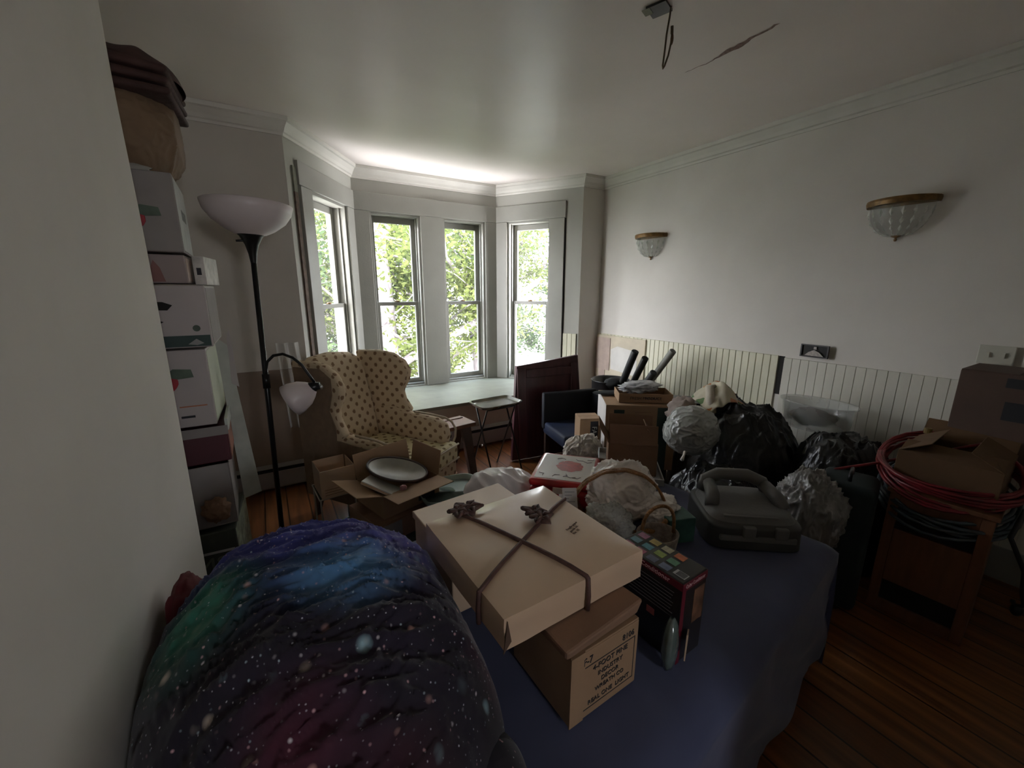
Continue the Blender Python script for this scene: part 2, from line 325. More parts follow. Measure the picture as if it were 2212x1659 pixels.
# casings
def casing(n, p0, ang, boards, m=trim_m):
    q = M()
    for x0, x1, z0, z1 in boards: q.bb(x0, x1, -.022, 0, z0, z1)
    struct('trim_%d' % n, q, m, loc=p0, rot=(0, 0, ang), bevel=.003)
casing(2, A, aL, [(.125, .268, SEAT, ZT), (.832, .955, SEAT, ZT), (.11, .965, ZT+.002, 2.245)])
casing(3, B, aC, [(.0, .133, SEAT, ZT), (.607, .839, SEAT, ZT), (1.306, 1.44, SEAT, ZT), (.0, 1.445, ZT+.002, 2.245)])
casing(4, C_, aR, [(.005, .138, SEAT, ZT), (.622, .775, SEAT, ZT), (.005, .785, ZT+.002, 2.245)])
q = M().bb(.062, .10, -.012, 0, SEAT, 2.04); struct('trim_5', q, strip_m, loc=A, rot=(0, 0, aL))  # mottled dark brown board left of the first casing
struct('trim_18', M().bb(.062, .10, -.012, 0, 2.04, 2.20), mat('grey_green_strip', (.16, .16, .12), .8, .2, 20), loc=A, rot=(0, 0, aL))
struct('trim_6', M().bb(.776, .786, -.008, 0, SEAT, ZT), dark_gap, loc=C_, rot=(0, 0, aR))
# windows
def window(n, p0, ang, a, b_):
    r = bpy.data.objects.new('window_%d' % n, None); COL.objects.link(r); r.location = p0; r.rotation_euler = (0, 0, ang); tag(r, kind='structure')
    j = M(); t = .018
    j.bb(a, a+t, 0, .17, ZB, ZT).bb(b_-t, b_, 0, .17, ZB, ZT).bb(a+t, b_-t, 0, .17, ZT-t, ZT).bb(a+t, b_-t, .02, .19, ZB, ZB+.02)
    j.bb(a+t, a+t+.012, .045, .06, ZB+.02, ZT-t).bb(b_-t-.012, b_-t, .045, .06, ZB+.02, ZT-t)
    j.build('window_frame', trim_m, r, bevel=.002)
    a2, b2 = a+t+.001, b_-t-.001
    def sash(name, z0, z1, y, st, rb, rt):
        s = M().bb(a2, a2+st, y, y+.035, z0, z1).bb(b2-st, b2, y, y+.035, z0, z1).bb(a2+st, b2-st, y, y+.035, z0, z0+rb).bb(a2+st, b2-st, y, y+.035, z1-rt, z1)
        o = s.build(name, trim_m, r, bevel=.003)
        M().bb(a2+st-.004, b2-st+.004, y+.015, y+.018, z0+rb-.004, z1-rt+.004).build('window_pane', glass_m, o); return o
    sash('lower_sash', ZB+.021, 1.285, .062, .042, .045, .035)
    sash('upper_sash', 1.25, ZT-t-.001, .104, .042, .035, .055)
    M().lathe([(.0,0),(.018,0),(.018,.012),(.008,.016),(0,.016)], ((a+b_)/2, .078, 1.285), 12).bb((a+b_)/2-.03, (a+b_)/2+.02, .07, .085, 1.285, 1.293).build('sash_lock', gold, r)
window(1, A, aL, .269, .831); window(2, B, aC, .135, .605); window(3, B, aC, .841, 1.304); window(4, C_, aR, .14, .62)
for (p0, ang, a, b_) in ((A, aL, .269, .831), (B, aC, .135, .605), (B, aC, .841, 1.304), (C_, aR, .14, .62)):
    l = bpy.data.lights.new('window_portal', 'AREA'); l.shape = 'RECTANGLE'; l.size = b_-a; l.size_y = ZT-ZB; l.cycles.is_portal = True
    o = bpy.data.objects.new('window_portal', l); COL.objects.link(o)
    dd = Vector((math.cos(ang), math.sin(ang), 0)); out = Vector((-math.sin(ang), math.cos(ang), 0))
    o.location = p0+dd*(a+b_)/2+out*.2+Vector((0, 0, (ZB+ZT)/2)); o.rotation_euler = (-out).to_track_quat('-Z', 'Y').to_euler()
# window seat: deck of boards, front panel
deck = M().prism([(.215, YF-.03), (2.75, YF-.03), (2.58, 3.485), (.40, 3.485)], SEAT-.028, SEAT).prism([(.405, 3.489), (2.578, 3.489), (2.236, 4.028), (.79, 4.028)], SEAT-.028, SEAT-.001)
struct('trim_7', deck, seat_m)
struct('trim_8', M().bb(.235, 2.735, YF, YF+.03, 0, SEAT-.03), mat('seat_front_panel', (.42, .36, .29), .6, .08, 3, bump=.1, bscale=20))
# crown moulding swept along every wall line
def sweep(name, path, prof, m, z_=0):
    P_ = [Vector((x, y)) for x, y in path]; n = len(P_); offs = []
    def nrm(a, b_): d = (b_-a).normalized(); return Vector((d.y, -d.x))
    for i in range(n):
        if i == 0: o = nrm(P_[0], P_[1]); 
        elif i == n-1: o = nrm(P_[-2], P_[-1])
        else:
            a, b_ = nrm(P_[i-1], P_[i]), nrm(P_[i], P_[i+1]); o = (a+b_)/(1+a.dot(b_))
        offs.append(o)
    vs = [(P_[i].x+offs[i].x*d, P_[i].y+offs[i].y*d, z) for i in range(n) for d, z in prof]; k = len(prof)
    fs = [(i*k+j, i*k+(j+1) % k, (i+1)*k+(j+1) % k, (i+1)*k+j) for i in range(n-1) for j in range(k)]
    return struct(name, M().add(vs, fs+[tuple(range(k)), tuple(range((n-1)*k, n*k))]), m)
sweep('trim_9', [(-1.28, YF), (A.x, A.y), (B.x, B.y), (C_.x, C_.y), (D.x, D.y), (3.0, YF), (3.0, -2.0)],
      [(0, 2.352), (.010, 2.352), (.014, 2.366), (.024, 2.372), (.034, 2.392), (.056, 2.420), (.068, 2.426), (.072, 2.449), (0, 2.449)], crown_m)
# beadboard
def bead(name, x0, n, sp, z1, m, loc, rot, g=.002):
    q = M()
    for i in range(n):
        a = x0+i*sp; q.bb(a+g, a+sp-g, -.012, 0, 0, z1).bb(a-g, a+g, -.012+g*2, 0, 0, z1)
    return struct(name, q, m, loc=loc, rot=rot, bevel=.002, seg=1)
bead('trim_10', 0, 36, .0498, .966, bead_m, (3.0, YF-.005, 0), (0, 0, -R(90)))
bead('trim_11', 0, 66, .0498, .958, mat('dull_white_beadboard', (.58, .56, .49), .6, .05, 3), (3.0, 1.385, 0), (0, 0, -R(90)), .0012)
struct('trim_12', M().bb(2.996, 2.9995, 1.386, 1.42, .70, .965), dark_gap)
bead('trim_13', 0, 3, .048, .966, bead_m, Vector((C_.x, C_.y, 0))+Vector((math.cos(aR), math.sin(aR), 0))*.788, (0, 0, aR))
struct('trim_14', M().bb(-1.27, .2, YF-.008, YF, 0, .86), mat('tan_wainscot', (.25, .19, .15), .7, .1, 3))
# torn wall lining beside the chase
struct('trim_15', M().bb(2.972, 2.9875, 2.56, 3.2, .35, .955), mat('bare_yellow_drywall', (.52, .46, .35), .8, .12, 8, bump=.3, bscale=20))
pt = M(); pt.prism([(2.66, .60), (2.98, .62), (2.99, .82), (2.9, .86), (2.72, .84), (2.64, .74)], 2.969, 2.9715, 'x'); struct('trim_16', pt, mat('skim_plaster', (.62, .6, .56), .8, .06, 9))
tp = M(); tp.bb(2.966, 2.971, 3.0, 3.2, .60, .93).bb(2.966, 2.9715, 3.06, 3.15, .42, .6); struct('trim_17', tp, mat('pinkish_torn_paper', (.44, .35, .30), .85, .1, 15))
# baseboard heaters
def heater(label, x0, x1, y):
    t = thing('baseboard_heater', label, 'heater', ((x0+x1)/2, y, 0)); w = (x1-x0)/2
    M().bb(-w, w, 0, .004, .03, .148).bb(-w, w, .01, .065, .02, .03).bb(-w-.004, -w, -.003, .068, 0, .178).bb(w, w+.004, -.003, .068, 0, .178).build('front_cover', mat('grey_heater_enamel', (.27, .25, .24), .4, .05, 4), t, bevel=.002)
    M().bb(-w, w, .012, .068, .03, .16).build('heater_core', dark_gap, t)
    M().hexa([(-w, .004, .172), (w, .004, .172), (w, .068, .180), (-w, .068, .180)], [(-w, .004, .175), (w, .004, .175), (w, .068, .183), (-w, .068, .183)]).build('top_cap', mat('grey_heater_enamel', (.27, .25, .24)), t)
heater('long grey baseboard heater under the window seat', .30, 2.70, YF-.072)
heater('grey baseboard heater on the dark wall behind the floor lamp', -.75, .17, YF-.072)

# things fixed to the right wall and ceiling
def sconce(label, y):
    t = thing('wall_sconce', label, 'wall lamp', (2.999, y, 1.86), group='crystal wall sconces on the right wall')
    a0, a1 = R(90), R(270); r = .145
    def hs(p): return p
    M().lathe([(r-.012, -.018), (r+.004, -.018), (r+.008, 0), (r+.006, .012), (r-.012, .016), (r-.012, -.018)], (0,0,0), 24, a0, a1).bb(-.006, 0, -r, r, -.018, .016).build('brass_rim', gold, t, smooth=False)
    dome = []
    for i in range(9):
        f = i/8; dome.append(((r-.014)*math.cos(f*math.pi/2*.93)+.002, -.02-.155*math.sin(f*math.pi/2)))
    M().lathe(dome, (0,0,0), 24, a0, a1).build('glass_bowl', crys, t, smooth=True, solid=.003)
    for k in range(9):
        a = a0+(a1-a0)*(k+.5)/9; m = M()
        for i in range(4):
            f0 = .06+i*.2; f1 = f0+.19
            p = [((r-.006)*math.cos(f*math.pi/2*.93), -.02-.158*math.sin(f*math.pi/2)) for f in (f0, (f0+f1)/2, f1)]
            w = .011*(1-.6*f0)
            def W3(rz, s): return Vector((rz[0]*math.cos(a)-s*math.sin(a), rz[0]*math.sin(a)+s*math.cos(a), rz[1]))
            m.add([W3(p[0], 0), W3(p[1], -w), W3(p[2], 0), W3(p[1], w), W3((p[1][0]+.006, p[1][1]), 0)], [(0,1,4),(1,2,4),(2,3,4),(3,0,4),(0,3,2,1)])
        m.build('crystal_strand', crys2, t)
    M().lathe([(.0, -.2), (.006, -.198), (.008, -.19), (.004, -.182), (.02, -.176), (.024, -.17), (0, -.168)], (-.01,0,0), 12).build('brass_finial', gold, t, smooth=True)
sconce('small looking crystal bowl sconce with brass rim, nearer the bay windows', 2.585)
sconce('crystal bowl sconce with brass rim on the dim part of the right wall', .925)
t = thing('electrical_box', 'open black electrical box with loose wires in the right wall', 'outlet', (2.985, 1.212, 1.024))
M().bb(-.006, .0, -.078, .078, -.040, .040).build('box_back', black_pl, t); M().bb(-.014, -.006, -.078, -.070, -.04, .04).bb(-.014, -.006, .07, .078, -.04, .04).bb(-.014, -.006, -.07, .07, .034, .04).bb(-.014, -.006, -.07, .07, -.04, -.034).build('box_rim', mat('grey_box_rim', (.08,.075,.08), .5), t)
M().prism([(-.055, -.03), (.05, -.03), (.03, -.008), (.0, .008), (-.03, -.006)], -.016, -.012, 'x').bb(-.014, -.010, -.012, .004, .012, .028).build('wire_ends', mat('pale_wire_plaster', (.42, .38, .36), .8, .3, 60), t)
t = thing('light_switch', 'pale double light switch plate on the right wall above the big carton', 'light switch', (2.987, .46, 1.10))
M().bb(-.006, 0, -.06, .06, -.045, .045).build('switch_plate', mat('ivory_plastic', (.5, .49, .42), .4, .04), t, bevel=.003)
for yy in (-.025, .025): M().bb(-.014, -.006, yy-.005, yy+.005, -.012, .012).build('switch_toggle', mat('ivory_plastic', (.5, .49, .42)), t)
t = thing('ceiling_junction_box', 'black square ceiling box the loose cable hangs from', 'junction box', (1.43, 1.285, CH))
M().box((0, 0, -.004), (.075, .075, .008), R(20)).build('box_plate', black_pl, t); M().box((-.03, .03, -.009), (.04, .03, .002), R(20)).build('broken_plaster', mat('crumbled_plaster', (.3, .3, .24), .9, .2, 30), t)
t = thing('hanging_cable', 'bent brown cable dangling from the box in the ceiling', 'cable', (1.455, 1.25, CH))
cp = [(0, 0, -.005), (-.004, 0, -.04), (-.012, .002, -.10), (-.018, .0, -.16), (-.023, 0, -.205), (-.020, 0, -.215), (-.013, 0, -.205), (.004, 0, -.165), (.014, 0, -.12), (.016, 0, -.085)]
M().tube(cp, .0034).build('cable_loop', mat('brown_cable', (.10, .065, .035), .6, .2, 40), t, smooth=True)
M().blob((.018, 0, -.105), (.006, .006, .022), 2, .1, seed=3).build('wire_nut', mat('brown_wire_nut', (.14, .07, .03), .5), t, smooth=True)
M().tube([(.016, 0, -.09), (.014, 0, -.065)], .0055).build('cable_end', mat('brown_cable', (.10, .065, .035)), t, smooth=True)

# ------------------------------------------------------------------ outside: yard and trees
struct('floor_yard', M().bb(-60, 60, 4.3, 8.6, -1.3, -1.0), mat('shaded_lawn', (.03, .045, .018), .9, .2, .8, col2=(.06, .075, .035)))  # dark lawn colour includes the shade of the unmodelled house
struct('floor_drive', M().bb(-60, 60, 8.6, 90, -1.3, -1.0), mat('sunlit_gravel', (.34, .33, .28), .9, .2, .25, col2=(.60, .57, .57)))
leafA = leaf_mat('yellow_green_leaves', (.055, .072, .019), (.105, .122, .042)); leafB = leaf_mat('green_leaves', (.034, .058, .025), (.075, .104, .048))
bark = mat('grey_bark', (.14, .12, .125), .9, .3, 8, bump=.5, bscale=20)
def tree(label, x, y, h, spread, seed, lm, nleaf, z0=-1.0, tr=.16, lean=(0, 0), lo=.15, ls=.05):
    rd = random.Random(seed); t = thing('leafy_tree', label, 'tree', (x, y, z0), 0, 'trees outside the bay windows'); tk = M(); tips = []
    def grow(p, d, L, r, lv):
        pts = [p.copy()]; q = p.copy(); dd = d.copy(); k = 5
        for i in range(k):
            dd = (dd+Vector((rd.uniform(-.25,.25), rd.uniform(-.25,.25), rd.uniform(-.1,.15)))*(1 if lv else .25)).normalized(); q = q+dd*(L/k); pts.append(q.copy())
            if lv >= 1: tips.append((q.copy(), dd.copy()))
        tk.tube(pts, [r*(1-.5*i/k) for i in range(k+1)], 7 if lv < 2 else 4)
        if lv < 3:
            for c in range((7, 4, 4)[lv]):
                f = rd.uniform(.18 if lv == 0 else .3, 1.); b0 = pts[min(k, int(f*k))]
                a = rd.uniform(0, 6.28); nd = (dd*.35+Vector((math.cos(a), math.sin(a), rd.uniform(-.15, .5)))).normalized()
                grow(b0, nd, L*rd.uniform(.45, .65)*(spread if lv == 0 else 1), r*(.42), lv+1)
    grow(Vector((0,0,0)), Vector((lean[0], lean[1], 1)).normalized(), h, tr, 0)
    tk.build('tree_trunk', bark, t, smooth=True); lv_ = M(); vs = []; fs = []
    for i in range(nleaf):
        p, d = rd.choice(tips); p = p+Vector((rd.gauss(0,.17), rd.gauss(0,.17), rd.gauss(0,.14)))*(h/4)
        if p.z < lo: continue
        a = Vector((rd.gauss(0,1), rd.gauss(0,1), rd.gauss(0,.7))).normalized(); b_ = a.cross(Vector((rd.gauss(0,1), rd.gauss(0,1), rd.gauss(0,1)))).normalized(); s_ = ls*rd.uniform(.6, 1.3)
        k = len(vs); vs += [p-a*s_, p+b_*s_*.42, p+a*s_, p-b_*s_*.42]; fs.append((k, k+1, k+2, k+3))
    lv_.v = vs; lv_.f = fs; lv_.build('tree_crown', lm, t)
tree('leafy tree with a thick forked grey trunk close behind the second window from the left', 1.75, 6.9, 5.2, 1.0, 11, leafA, 20000, tr=.2)
tree('bushy yellow-green tree seen through the third window from the left', 4.1, 8.2, 5.0, 1.1, 23, leafA, 22000, lean=(-.1, 0), tr=.12)
tree('green tree filling the rightmost window', 7.6, 8.0, 4.6, 1.2, 37, leafB, 20000, lean=(0.05, 0), tr=.12)
tree('darker green tree seen through the leftmost window', -.6, 9.0, 5.4, 1.2, 41, leafB, 15000, tr=.2, ls=.07)
tree('distant tree behind the forked trunk and to its left', 1.2, 13.5, 7.0, 1.2, 53, leafA, 12000, tr=.2, ls=.11)
tree('distant tree between the two rightmost windows', 6.8, 14.0, 6.6, 1.2, 67, leafB, 11000, tr=.2, ls=.11)

tree('low bushy shrub under the two middle windows, outside', 3.0, 7.4, 2.2, 1.5, 71, leafA, 9000, tr=.05, lo=.02)
tree('low green shrub outside the rightmost window', 6.0, 7.0, 2.3, 1.5, 83, leafB, 9000, tr=.05, lo=.02)
tree('low shrub outside the leftmost window', .2, 7.6, 2.4, 1.5, 97, leafB, 8000, tr=.05, lo=.02)

# ------------------------------------------------------------------ bed and what lies on it
BA = R(8.8); BWD = .98; bu = Vector((math.cos(BA), math.sin(BA), 0)); bv = Vector((-math.sin(BA), math.cos(BA), 0))
BZ = .55; bed0 = Vector((1.62, .495, 0))-bu*1.62
t = thing('bed', 'bed under a rumpled blue sheet, heaped with boxes and bags', 'bed', bed0, BA)
M().bb(.03, 1.59, .03, BWD-.03, .08, .27).build('box_spring', mat('dark_ticking', (.06, .06, .065), .9, .2), t, bevel=.02, seg=3)
M().bb(.02, 1.60, .02, BWD-.02, .275, .53).build('mattress', mat('mattress_ticking', (.3, .3, .32), .9, .1), t, bevel=.04, seg=3)
for x, y in ((.1,.1),(1.5,.1),(.1,.88),(1.5,.88)): M().lathe([(0,0),(.025,0),(.025,.08),(0,.08)], (x,y,0), 10).build('leg', black_pl, t)
def sheet(u, v):
    # arc-length style drape over a rounded slab 1.62 x 1.35
    Lx, Ly, ov, rr = 1.62, BWD, .44, .05
    x = -ov+(Lx+2*ov)*u; y = -ov+(Ly+2*ov)*v
    def fold(a, L):
        if a < 0: return (-.004, a)
        if a > L: return (L+.004, L-a)
        return (a, 0)
    X, dx = fold(x, Lx); Y, dy = fold(y, Ly); drop = min(dx, dy)
    if dx < 0 and dy < 0: drop = -math.hypot(dx, dy)*.9; 
    z = BZ+drop
    e = min(X, Lx-X, Y, Ly-Y); z -= .03*max(0, 1-e/.07)**2 if drop == 0 else .03
    w = noise.noise(Vector((x*2.3, y*2.3, 3)))*.008+noise.noise(Vector((x*6, y*3, 1)))*.004
    if drop < 0:
        f = math.sin((x+y)*17+2*noise.noise(Vector((x*3, y*3, 0))))*.012*min(1, -drop/.2)
        if dy <= dx: Y += math.copysign(f+abs(drop)*.01+.006, dy if y > 0 else -1) if y < 0 or y > Ly else 0
        if dx < dy: X += math.copysign(1, x)*(f+abs(drop)*.01+.006) if x > Lx or x < 0 else 0
        return Vector((X, Y, max(z, .06+.01*math.sin(x*9))))
    return Vector((X, Y, z+w))
o = M().grid(sheet, 110, 100).build('bed_sheet', blue_sheet, smooth=True, loc=bed0, rot=(0, 0, BA)); tag(o, 'faded blue sheet draped over the bed to the floor', 'sheet')

gal = galaxy()
def heap(c, rx, ry, H, z0, wr, seed, rot=0, fr=5., stretch=(1., 1.), clampx=None, pw=.55, cr=0.):
    def fn(u, v):
        a = u*2*math.pi; r = v
        px = math.cos(a)*rx*r*(1+.09*noise.noise(Vector((math.cos(a)*1.5, math.sin(a)*1.5, seed)))); py = math.sin(a)*ry*r*(1+.09*noise.noise(Vector((math.cos(a)*1.5, math.sin(a)*1.5, seed+5))))
        h = H*max(0, 1-r**2.6)**pw
        X = c[0]+px*math.cos(rot)-py*math.sin(rot); Y = c[1]+px*math.sin(rot)+py*math.cos(rot)
        q = Vector((X*stretch[0]*fr, Y*stretch[1]*fr, seed))
        n = noise.noise(q)*.6+noise.noise(q*2.1)*.3; k = 1-abs(noise.noise(q*1.4+Vector((3, 1, 0))))*2
        h += wr*(n+.7*k)*min(1, (1-r)*5+.15)
        if cr: w2 = Vector((noise.noise(q*1.7), noise.noise(q*1.7+Vector((4, 4, 4))), 0))*.8; h += cr*((1-min(1, abs(noise.noise(q*2.1+w2))*3.4))**2+.6*(1-min(1, abs(noise.noise(q*4.6+w2*2))*3.4))**2-.4)*min(1, (1-r)*6+.1)
        if clampx is not None: X = max(X, clampx+.004*h)
        return Vector((X, Y, z0+max(h, -.0)))
    return fn
m_ = M().grid(heap((.025, .80), .32, .47, .30, .555, .021, 2, rot=.12, fr=6.0, stretch=(.9, 2.4), clampx=-.255, cr=.009), 240, 110)
o = m_.build('comforter', gal, smooth=True); tag(o, 'puffy galaxy print comforter heaped on the bed against the left wall', 'comforter')
M().grid(heap((.07, .47), .235, .20, .12, .545, .012, 9, rot=.1, fr=5, stretch=(1, 2), clampx=-.25, pw=.5), 90, 30).build('turned_fold', gal, o, smooth=True)
m_ = M().blob((-.215, 1.03, .70), (.035, .09, .08), 4, .2, 3, 5); o = m_.build('red_cushion', mat('dark_red_cloth', (.10, .008, .012), .9, .2), smooth=True); tag(o, 'dark red cushion squeezed between the comforter and the left wall', 'cushion')

# printed carton under the wrapped box
def carton(name, label, cat, loc, rz, d, m, group=None, gap=True, tape=None, tz=0):
    t = thing(name, label, cat, loc, rz, group); x, y, z = d
    M().bb(-x/2, x/2, -y/2, y/2, 0, z-.004).build('carton_body', m, t, bevel=.003)
    M().bb(-x/2+.001, x/2-.001, -y/2+.001, -.0012, z-.004, z).build('flap', m, t, bevel=.001, seg=1)
    M().bb(-x/2+.001, x/2-.001, .0012, y/2-.001, z-.004, z).build('flap', m, t, bevel=.001, seg=1)
    if tape: M().bb(-x/2-.0008, x/2+.0008, -.022, .022, z-.05, z+.0008).build('tape', tape, t)
    return t
def open_carton(name, label, loc, rz, d, m, flaps=(70, 70, 70, 70), fl=.12, m_in=None, cat='box', th=.004):
    t = thing(name, label, cat, loc, rz); x, y, z = d; q = M()
    q.bb(-x/2, x/2, -y/2, y/2, 0, th).bb(-x/2, -x/2+th, -y/2, y/2, th, z).bb(x/2-th, x/2, -y/2, y/2, th, z).bb(-x/2+th, x/2-th, -y/2, -y/2+th, th, z).bb(-x/2+th, x/2-th, y/2-th, y/2, th, z)
    q.build('carton_body', m, t, bevel=.0015, seg=1)
    for (cx, cy, w, az), a in zip(((0, -y/2, x, 0), (x/2, 0, y, 90), (0, y/2, x, 180), (-x/2, 0, y, 270)), flaps):
        if a is None: continue
        f = M().bb(-w/2+.004, w/2-.004, 0, fl, -.002, .002)     # hinge along x at y=0, opening outward after rotation
        o = f.build('flap', m, t, bevel=.001, seg=1); o.location = (cx, cy, z)
        o.rotation_euler = Euler((R(180-a) if False else R(a), 0, R(az+180)), 'XYZ') if False else (Matrix.Rotation(R(az+180), 4, 'Z') @ Matrix.Rotation(R(a), 4, 'X')).to_euler()
    return t
bx = (.455, .60); 
t = carton('printed_carton', 'small brown carton with black printed lettering standing on the blue sheet', 'box', (.515, .585, BZ+.006), R(2), (.19, .20, .165), card)
M().bb(-.096, -.06, -.101, -.0975, 0, .165).build('corner_wrap', card, t)
tx = (R(90), 0, 0)
for z_, s_, w_ in ((.112, '4-FOOT PINE', .017), (.092, 'INDUSTRY', .015), (.074, 'DECOR', .015), (.056, 'WREATH CO', .014), (.033, 'REAL ONE  LIGHT', .015)): text('printed_text', s_, w_, ink, t, (.012, -.1005, z_), tx)
text('printed_text', 'F-7', .024, ink, t, (-.052, -.1005, .139), tx, sx=.8); text('printed_text', '8106', .020, ink, t, (.062, -.1005, .139), tx, sx=.9)
q = M(); 
for a in ((-.066, .084, .1245, .126), (-.066, .084, .020, .0215)): q.bb(a[0], a[1], -.1008, -.0998, a[2], a[3])
q.bb(-.066, -.0645, -.1008, -.0998, .02, .126).bb(.0825, .084, -.1008, -.0998, .02, .126).prism([(-.086, .118), (-.078, .123), (-.083, .133)], -.1008, -.0998, 'y'); q.build('printed_frame', ink, t)
t = thing('carton_lid', 'crumpled brown flaps between the printed carton and the wrapped box', 'flap', (.505, .60, .7225), R(4))
M().hexa([(-.10,-.11,0),(.105,-.11,0),(.105,.10,0),(-.10,.10,0)], [(-.11,-.12,.03),(.115,-.115,.034),(.11,.105,.03),(-.10,.10,.03)]).build('crushed_flaps', card_d, t, bevel=.006)

# big flat box tied with brown ribbon
t = thing('wrapped_flat_box', 'large flat tan paper-covered box tied with brown ribbon on top of the printed carton', 'box', (.485, .725, .757), R(2))
hx, hy, H_ = .185, .185, .068
def wb(u, v):
    x = -hx+2*hx*u; y = -hy+2*hy*v
    e = max(abs(x)/hx, abs(y)/hy); z = H_+.010*(1-e**4)+.0035*noise.noise(Vector((x*9, y*9, 1)))
    return Vector((x, y, z))
n_ = 40; q = M().grid(wb, n_, n_); k = n_+1
ring = [i*k for i in range(k)] + [n_*k+j for j in range(1, k)] + [i*k+n_ for i in range(n_-1, -1, -1)] + [j for j in range(n_-1, 0, -1)]
base = len(q.v); L_ = len(ring)
for j in range(1, 6):
    for i in ring:
        p = q.v[i]; s_ = 1+.006*math.sin(j*1.2)+.012*noise.noise(Vector((p.x*14, p.y*14, j*.5))); q.v.append(Vector((p.x*s_, p.y*s_, p.z*(1-j/5.))))
rows = [ring]+[[base+L_*j+i for i in range(L_)] for j in range(5)]
for j in range(5):
    for i in range(L_): q.f.append((rows[j][i], rows[j+1][i], rows[j+1][(i+1) % L_], rows[j][(i+1) % L_]))
q.f.append(tuple(reversed(rows[5])))
o_ = q.build('box_wrapper', card_l, t, smooth=True, bevel=0)
es = o_.modifiers.new('e', 'EDGE_SPLIT'); es.split_angle = R(38)
def top(x, y): return .0125+H_+.010*(1-max(abs(x)/hx, abs(y)/hy)**4)
# tear at the near left corner and a creased sheet lying across the near edge
M().prism([(-.189, .0), (-.1885, -.0), (-.18, .066), (-.172, .02)], -.190, -.1875, 'y').build('torn_corner', mat('torn_paper_shadow_brown', (.10, .06, .04), .9, .2), t)
def ribbon(name, pts, w=.0052):
    return M().tube([Vector(p) for p in pts], w, 6).build(name, brown_rib, t, smooth=True)
ry_ = lambda a, c, n=10: [a+(c-a)*i/n for i in range(n+1)]
y0r = -.055
ribbon('ribbon', [(-hx-.006, -.10, -.002), (-hx-.007, -.10, .03), (-hx-.004, -.10, H_+.003)]+[(x, -.10+(x+hx)*.50, top(x, -.1)-.008) for x in ry_(-hx, hx)]+[(hx+.002, .09, H_), (hx+.004, .09, 0)])
ribbon('ribbon', [(.0+.015, -hx-.006, -.002), (.015, -hx-.007, .03), (.015, -hx-.003, H_+.002)]+[(.015-(y+hx)*.33, y, top(0, y)-.008) for y in ry_(-hx, hx)]+[(-.11, hx+.004, H_-.01), (-.11, hx+.006, 0)])
def bow(px, py, s_, ang, sd):
    b_ = M(); rd = random.Random(sd)
    for k_ in range(5):
        a = ang+k_*1.26+rd.uniform(-.2, .2); l = s_*rd.uniform(.7, 1.15); z = top(px, py)-.004
        d = Vector((math.cos(a), math.sin(a), 0)); n2 = Vector((-d.y, d.x, 0)); c = Vector((px, py, z))
        b_.tube([c, c+d*l*.5+n2*l*.22+Vector((0,0,.010)), c+d*l+Vector((0,0,.008)), c+d*l*.5-n2*l*.22+Vector((0,0,.006)), c], [.005, .007, .006, .007, .005], 6)
    b_.blob((px, py, top(px, py)), (.010, .010, .008), 2, .2).build('bow', brown_rib, t, smooth=True)
bow(-.10, .165, .032, .3, 1); bow(-.075, .17, .034, 3.3, 5); bow(.052, .045, .032, 1.9, 2); bow(.05, .02, .03, 4.9, 8)
for a_, z_ in ((.0, 'Fragile paper'), (.012, 'goods co.'), (.024, 'No. 12')): text('faint_stamp', z_, .009, mat('faint_stamp_ink', (.18, .12, .09), .8), t, (.105-a_*.3, -.035-a_, top(.1, -.05)-.0118), (0, 0, R(18)))
# plain box behind
t = thing('plain_flat_box', 'lower plain tan box lid poking out behind the ribboned box', 'box', (.49, 1.0, BZ+.008), R(3))
M().hexa([(-.155,-.13,0),(.15,-.13,0),(.15,.135,0),(-.155,.13,0)], [(-.155,-.13,.175),(.15,-.13,.18),(.15,.135,.175),(-.155,.13,.17)]).build('box_body', card_l, t, bevel=.004)
M().hexa([(-.16,-.135,.165),(.155,-.135,.17),(.155,.14,.165),(-.16,.135,.16)], [(-.16,-.135,.186),(.155,-.135,.191),(.155,.14,.186),(-.16,.135,.181)]).build('box_lid', card_l, t, bevel=.003)

# red case with a flower print
t = thing('floral_case', 'red hinged case with a white lid and big red flower print', 'case', (1.0, 1.22, .61), R(-47), rx=R(-2))
M().bb(-.125, .125, -.15, .15, -.025, .045).build('case_base', mat('glossy_red', (.40, .012, .015), .3, .1, coat=.4), t, bevel=.018, seg=4)
o2 = M().bb(-.127, .127, -.152, .152, .047, .078).build('case_lid', mat('glossy_red', (.40, .012, .015)), t, bevel=.014, seg=4)
M().bb(-.108, .108, -.132, .132, .0782, .0792).build('lid_panel', mat('off_white_print', (.62, .58, .54), .5, .04), o2, bevel=.006)
fl = M(); rd = random.Random(3)
for k_ in range(9):
    a = k_*math.pi/4+.2; rr_ = 0 if k_ == 8 else 1; c = Vector((.012+.032*rr_*math.cos(a), .01+.035*rr_*math.sin(a), .0795)); pt_ = []
    for j in range(10): b_ = j*math.tau/10; pt_.append(c+Vector((math.cos(b_)*.026*rd.uniform(.8, 1.15), math.sin(b_)*.026*rd.uniform(.8, 1.15), k_*.00006)))
    fl.add(pt_, [tuple(range(10))])
fl.build('flower_print', mat('faded_red_print', (.42, .05, .045), .5, .25, 60), o2)
fs_ = M()
for k_ in range(9):
    a = rd.uniform(0, 6.28); x, y = rd.uniform(-.085, .085), rd.choice((-1, 1))*rd.uniform(.075, .115); fs_.tube([(x, y, .0797), (x+.02*math.cos(a), y+.02*math.sin(a), .0799), (x+.035*math.cos(a+.6), y+.03*math.sin(a+.6), .0797)], .0012, 4)
fs_.build('stem_print', mat('grey_purple_ink', (.2, .15, .18), .6), o2)
